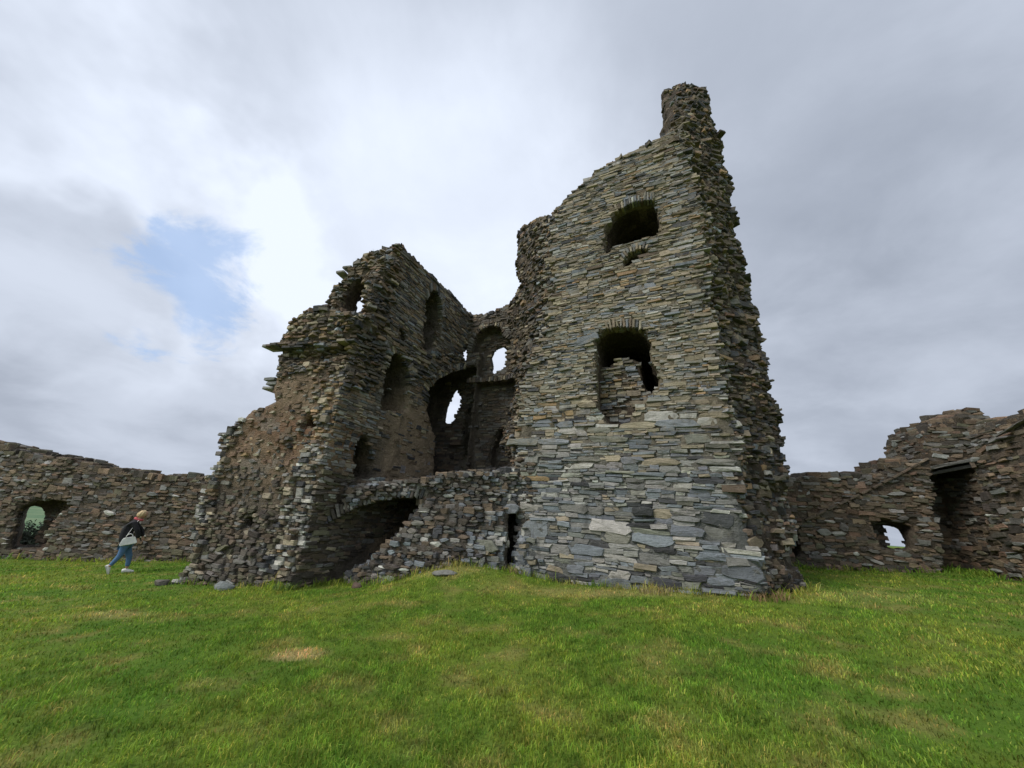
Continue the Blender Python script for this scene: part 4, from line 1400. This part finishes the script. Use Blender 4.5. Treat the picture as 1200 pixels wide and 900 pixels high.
# ---------------------------------------------------------------- gorse bush outside the small window in the long low wall
def bush(label, x, y, size, seed):
    z = float(ground_z(x, y))
    e_ = empty('gorse_bush', Matrix.Translation((x, y, z)))
    tag(e_, label, 'bush')
    r = np.random.default_rng(seed)
    Vs, Fs, Ts = [], [], []
    stems = []
    off = 0
    for i in range(26):
        a_ = r.uniform(0, 6.283); el = r.uniform(.5, 1.4)
        d = np.array([math.cos(a_) * math.cos(el), math.sin(a_) * math.cos(el), math.sin(el)])
        L = size * r.uniform(.6, 1.05)
        stems.append((np.zeros(3), d * L))
        m = 110
        tt_ = r.uniform(.25, 1, m)[:, None]
        c = d * L * tt_ + r.normal(0, .085 * size, (m, 3))
        s1 = r.normal(0, 1, (m, 3)); s1 /= np.linalg.norm(s1, axis=1)[:, None]
        s2 = np.cross(s1, r.normal(0, 1, (m, 3))); s2 /= np.linalg.norm(s2, axis=1)[:, None]
        wl = r.uniform(.03, .07, m)[:, None] * size
        q = np.stack([c - s1 * wl, c + s2 * wl * .4, c + s1 * wl, c - s2 * wl * .4], 1)
        Vs.append(q.reshape(-1, 3)); Fs.append((np.arange(m * 4) + off).reshape(-1, 4)); off += m * 4
        k = r.uniform(.6, 1.5, m)[:, None]
        Ts.append(np.array([[.17, .20, .15]]) * k)
    link(bpy.data.objects.new('foliage', mesh_np('foliage', np.concatenate(Vs), np.concatenate(Fs), M_STRAW, np.concatenate(Ts))), e_)
    bm = bmesh.new()
    for a_, b_ in stems:
        dirv = Vector(b_ - a_)
        rot = dirv.to_track_quat('Z', 'Y').to_matrix().to_4x4()
        bmesh.ops.create_cone(bm, segments=5, radius1=.02, radius2=.006, depth=dirv.length, matrix=Matrix.Translation(dirv / 2) @ rot, cap_ends=True)
    me = bpy.data.meshes.new('stems'); bm.to_mesh(me); bm.free()
    a = me.attributes.new('tint', 'FLOAT_COLOR', 'FACE'); a.data.foreach_set('color', np.tile(np.array([.07, .05, .035, 1], np.float32), len(me.polygons)))
    me.materials.append(M_STRAW)
    link(bpy.data.objects.new('stems', me), e_)


bush('grey green gorse bush seen low through the small arched window of the long wall', -19.95, 16.7, 1.2, 8)

# ---------------------------------------------------------------- the walking person
def cloth(name, col, rough=.9, bump=.3, scale=60):
    m, t, b = new_mat(name)
    pos = N(t, 'ShaderNodeTexCoord').outputs['Object']
    n_ = noise(t, pos, scale, 4, .6)
    n2_ = noise(t, pos, 7, 4, .6)
    k = math_node(t, 'MULTIPLY_ADD', n2_, .7); t.nodes[-1].inputs[2].default_value = .65
    g = N(t, 'ShaderNodeCombineColor')
    for i in range(3): t.links.new(k, g.inputs[i])
    t.links.new(mix_col(t, 1.0, col, g.outputs[0], 'MULTIPLY'), b.inputs['Base Color'])
    b.inputs['Roughness'].default_value = rough
    bn = N(t, 'ShaderNodeBump'); bn.inputs['Strength'].default_value = bump; bn.inputs['Distance'].default_value = .02
    t.links.new(math_node(t, 'ADD', n_, math_node(t, 'MULTIPLY', n2_, 2.0)), bn.inputs['Height']); t.links.new(bn.outputs[0], b.inputs['Normal'])
    return m


M_SKIN = cloth('skin', (.50, .30, .21), .55, .05)
M_JACKET = cloth('black_fleece', (.012, .012, .015))
M_JEANS = cloth('blue_denim', (.10, .20, .38))
M_HAIR = cloth('fair_hair', (.62, .46, .25), .6, .8, 45)
M_SCARF = cloth('pink_scarf', (.55, .11, .12))
M_WHITE = cloth('white_leather', (.86, .85, .82), .5, .08)
M_SOLE = cloth('grey_rubber', (.55, .54, .5), .7, .05)
M_EYE = cloth('eye_dark', (.03, .025, .02), .3, 0)
M_LIP = cloth('lip', (.42, .16, .14), .5, .05)


def skin_mesh(name, verts, edges, rad, mat, parent, root=0, sub=2):
    me = bpy.data.meshes.new(name)
    me.from_pydata(verts, edges, [])
    o = bpy.data.objects.new(name + '_cage', me)
    COL.objects.link(o)
    sk = o.modifiers.new('skin', 'SKIN'); sk.use_smooth_shade = True
    sv = me.skin_vertices[0].data if me.skin_vertices else None
    if sv is None:
        bm = bmesh.new(); bm.from_mesh(me); bm.verts.layers.skin.verify(); bm.to_mesh(me); bm.free()
        sv = me.skin_vertices[0].data
    for i, q in enumerate(rad):
        sv[i].radius = q if isinstance(q, tuple) else (q, q)
        sv[i].use_root = (i == root)
    ss = o.modifiers.new('sub', 'SUBSURF'); ss.levels = sub; ss.render_levels = sub
    dg = bpy.context.evaluated_depsgraph_get()
    m2 = bpy.data.meshes.new_from_object(o.evaluated_get(dg))
    bpy.data.objects.remove(o); bpy.data.meshes.remove(me)
    m2.name = name
    m2.materials.clear(); m2.materials.append(mat)
    m2.polygons.foreach_set('use_smooth', np.ones(len(m2.polygons), bool))
    return link(bpy.data.objects.new(name, m2), parent)


FX, FY = -11.08, 12.06
nrm_p = Vector((FX, FY, 0)).normalized()
e_p = Vector((nrm_p.y, -nrm_p.x, 0))
PM = Matrix(((e_p.x, nrm_p.x, 0, FX), (e_p.y, nrm_p.y, 0, FY), (0, 0, 1, float(ground_z(FX, FY))), (0, 0, 0, 1)))
PM = PM @ Matrix.Scale(.995, 4)
person = empty('person', PM)
tag(person, 'fair haired person in black jacket and blue jeans striding bent forward across the grass', 'person')
# local axes: x to the right (walking direction), y away from the camera, z up
bv = [(-.29, 0, .82), (-.36, 0, 1.02), (-.37, 0, 1.24), (-.30, 0, 1.41), (-.225, 0, 1.51), (-.19, 0, 1.58),
      (-.29, -.17, 1.38), (-.15, -.24, 1.19), (-.07, -.21, .97), (-.05, -.205, .90),
      (-.29, .17, 1.38), (-.08, .23, 1.18), (.02, .19, .98), (.04, .185, .91),
      (-.29, -.095, .75), (-.31, -.095, .48), (-.46, -.095, .16),
      (-.26, .095, .75), (-.10, .09, .43), (-.055, .09, .10)]
be = [(0, 1), (1, 2), (2, 3), (3, 4), (4, 5), (3, 6), (6, 7), (7, 8), (8, 9), (3, 10), (10, 11), (11, 12), (12, 13), (0, 14), (14, 15), (15, 16), (0, 17), (17, 18), (18, 19)]
brad = [.125, .115, .12, .09, .05, .05, .058, .042, .028, .030, .058, .042, .028, .030, .085, .058, .038, .085, .058, .038]


def fingers(base_i, sx):
    bx, by, bz = bv[base_i]
    for k, (dy, L, rr_) in enumerate(((-.028, .068, .0085), (-.010, .078, .009), (.010, .073, .0085), (.027, .058, .008))):
        i = len(bv)
        bv.extend([(bx + .004, by + dy, bz - .035), (bx + .012, by + dy * 1.1, bz - .035 - L * .55), (bx - .004, by + dy * 1.05, bz - .035 - L)])
        be.extend([(base_i, i), (i, i + 1), (i + 1, i + 2)]); brad.extend([rr_ * 1.15, rr_, rr_ * .8])
    i = len(bv)
    bv.extend([(bx + .032, by - .012 * sx, bz - .005), (bx + .045, by - .01 * sx, bz - .05)])
    be.extend([(base_i, i), (i, i + 1)]); brad.extend([.011, .009])


fingers(9, 1); fingers(13, -1)
body = skin_mesh('body', bv, be, brad, M_SKIN, person)
jv = [(-.295, 0, .80), (-.37, 0, 1.02), (-.375, 0, 1.25), (-.30, 0, 1.40), (-.24, 0, 1.475)] + [bv[i] for i in (6, 7, 8)] + [bv[i] for i in (10, 11, 12)]
je = [(0, 1), (1, 2), (2, 3), (3, 4), (3, 5), (5, 6), (6, 7), (3, 8), (8, 9), (9, 10)]
skin_mesh('jacket', jv, je, [(.155, .175), .155, .16, .125, .075, .080, .066, .052, .080, .066, .052], M_JACKET, person, root=0)
nv = [(-.295, 0, .84), bv[14], bv[15], (-.435, -.095, .21), bv[17], bv[18], (-.06, .09, .15)]
skin_mesh('jeans', nv, [(0, 1), (1, 2), (2, 3), (0, 4), (4, 5), (5, 6)], [.145, .108, .074, .052, .108, .074, .055], M_JEANS, person)
skin_mesh('scarf', [(-.235, -.075, 1.47), (-.16, -.05, 1.475), (-.135, 0, 1.47), (-.16, .05, 1.475), (-.235, .075, 1.48), (-.30, .045, 1.52), (-.32, 0, 1.53), (-.30, -.045, 1.52)],
          [(i, (i + 1) % 8) for i in range(8)], [.038] * 8, M_SCARF, person)


def ellipsoid(name, loc, rad, mat, parent, rot=(0, 0, 0), sub=3, warp=None):
    bm = bmesh.new()
    bmesh.ops.create_icosphere(bm, subdivisions=sub, radius=1)
    for v in bm.verts:
        p = v.co.copy()
        if warp: p = Vector(warp(p))
        v.co = Vector((p.x * rad[0], p.y * rad[1], p.z * rad[2]))
    for f in bm.faces: f.smooth = True
    me = bpy.data.meshes.new(name); bm.to_mesh(me); bm.free(); me.materials.append(mat)
    o = link(bpy.data.objects.new(name, me), parent)
    o.location = loc; o.rotation_euler = rot
    return o


tilt = math.radians(32)
HC = Vector((-.175, 0, 1.635))


def head_warp(p):
    x, y, z = p
    if z < -.1: x2, y2 = x * (1 + .35 * z), y * (1 + .45 * z)
    else: x2, y2 = x, y
    x2 += .10 * max(0, -z) * (1 if x > 0 else -.2)
    if x > .75 and abs(y) < .28: x2 += .22 * math.exp(-((z + .12) / .2) ** 2) * (1 - abs(y) / .28)       # nose
    if x > .5: x2 -= .07 * math.exp(-((z - .02) / .10) ** 2) * math.exp(-((abs(y) - .38) / .16) ** 2)       # eye sockets
    return x2, y2, z


head = ellipsoid('head', HC, (.098, .078, .122), M_SKIN, person, (0, tilt, 0), 4, head_warp)
for s in (-1, 1):
    ellipsoid('eye', (.084, .030 * s, .004), (.012, .013, .009), M_EYE, head, sub=2)
    ellipsoid('ear', (-.008, .078 * s, -.006), (.022, .010, .032), M_SKIN, head, sub=2)
ellipsoid('mouth', (.094, 0, -.066), (.010, .024, .008), M_LIP, head, sub=2)


def hair_warp(p):
    x, y, z = p
    k = 1 + .06 * math.sin(9 * x + 5 * z) * math.cos(7 * y) + .02 * math.sin(17 * z + 9 * y)
    if x > .35 and z < .45: x = .35 + (x - .35) * .2          # leaves the face free
    if z < -.2: z = -.2 + (z + .2) * .9
    return x * k, y * k, z * k


ellipsoid('hair', (HC.x - .026, 0, HC.z + .008), (.108, .092, .128), M_HAIR, person, (0, tilt, 0), 4, hair_warp)


def shoe(loc, pitch):
    bm = bmesh.new()
    secs = [(-.12, .030, .075), (-.085, .040, .095), (-.03, .042, .100), (.04, .046, .075), (.10, .046, .052), (.145, .034, .040), (.16, .015, .026)]
    rings = []
    for x, w_, hh in secs:
        ring = [bm.verts.new((x, w_ * math.cos(a_) * (1 if math.sin(a_) < .3 else .75), max(0.012, hh * (.5 + .5 * math.sin(a_))))) for a_ in [2 * math.pi * i / 12 for i in range(12)]]
        rings.append(ring)
    for r0, r1 in zip(rings[:-1], rings[1:]):
        for i in range(12):
            bm.faces.new((r0[i], r0[(i + 1) % 12], r1[(i + 1) % 12], r1[i]))
    bm.faces.new(rings[0][::-1]); bm.faces.new(rings[-1])
    bmesh.ops.recalc_face_normals(bm, faces=bm.faces)
    for f in bm.faces: f.smooth = True
    me = bpy.data.meshes.new('shoe'); bm.to_mesh(me); bm.free(); me.materials.append(M_WHITE)
    o = link(bpy.data.objects.new('shoe', me), person)
    o.location = loc; o.rotation_euler = (0, pitch, 0)
    bm = bmesh.new()
    lo_ = [bm.verts.new((x, s * (w_ + .006), 0)) for x, w_, _ in secs for s in (-1, 1)]
    hi_ = [bm.verts.new((x, s * (w_ + .006), .022)) for x, w_, _ in secs for s in (-1, 1)]
    m = len(secs)
    for i in range(m - 1):
        for L_, fl in ((lo_, True), (hi_, False)):
            q = (L_[2 * i], L_[2 * i + 1], L_[2 * i + 3], L_[2 * i + 2])
            bm.faces.new(q[::-1] if not fl else q)
        for s in (0, 1):
            bm.faces.new((lo_[2 * i + s], lo_[2 * i + 2 + s], hi_[2 * i + 2 + s], hi_[2 * i + s]))
    bm.faces.new((lo_[0], lo_[1], hi_[1], hi_[0])); bm.faces.new((lo_[-2], lo_[-1], hi_[-1], hi_[-2]))
    bmesh.ops.recalc_face_normals(bm, faces=bm.faces)
    me = bpy.data.meshes.new('sole'); bm.to_mesh(me); bm.free(); me.materials.append(M_SOLE)
    link(bpy.data.objects.new('sole', me), o)


shoe((-.03, .09, .012), 0)
shoe((-.475, -.095, .115), math.radians(62))

# the bag hangs at the hip: a thing of its own
bag = empty('handbag', PM @ Matrix.Translation((-.22, -.215, .80)) @ Matrix.Rotation(math.radians(-14), 4, 'Y'))
tag(bag, 'small white handbag with a long shoulder strap, carried by the walking person', 'handbag')
bm = bmesh.new()
prof = [(-.185, 0), (.155, 0), (.175, .03), (.125, .195), (.09, .21), (-.10, .21), (-.135, .195), (-.20, .03)]
f0 = [bm.verts.new((x, -.045 - .015 * (z < .1), z)) for x, z in prof]; f1 = [bm.verts.new((x, .045 + .015 * (z < .1), z)) for x, z in prof]
bm.faces.new(f0); bm.faces.new(f1[::-1])
for i in range(8):
    j = (i + 1) % 8
    bm.faces.new((f0[j], f0[i], f1[i], f1[j]))
bmesh.ops.recalc_face_normals(bm, faces=bm.faces)
bmesh.ops.bevel(bm, geom=bm.edges[:], offset=.012, segments=2, affect='EDGES')
me = bpy.data.meshes.new('bag_body'); bm.to_mesh(me); bm.free(); me.materials.append(M_WHITE)
link(bpy.data.objects.new('bag_body', me), bag)
for dy in (-.05, .05):
    pts_ = [(-.07 + .03 * 0, dy, .19), (-.06, dy, .26), (-.02, dy, .30), (.03, dy, .30), (.065, dy, .26), (.075, dy, .19)]
    skin_mesh('handle', pts_, [(i, i + 1) for i in range(5)], [.010] * 6, M_WHITE, bag)
inv = bag.matrix_world.inverted() @ PM
sp = [(-.37, -.17, .98), (-.40, -.18, 1.08), (-.335, -.185, 1.22), (-.265, -.165, 1.36), (-.225, -.09, 1.475), (-.23, .0, 1.50)]
skin_mesh('strap', [tuple(inv @ Vector(p)) for p in [(-.35, -.205, .93), (-.325, -.20, 1.10), (-.285, -.195, 1.26), (-.245, -.175, 1.40), (-.22, -.10, 1.475)]], [(i, i + 1) for i in range(4)], [(.022, .007)] * 5, M_WHITE, bag)
print('done', round(time.time() - T0, 1))
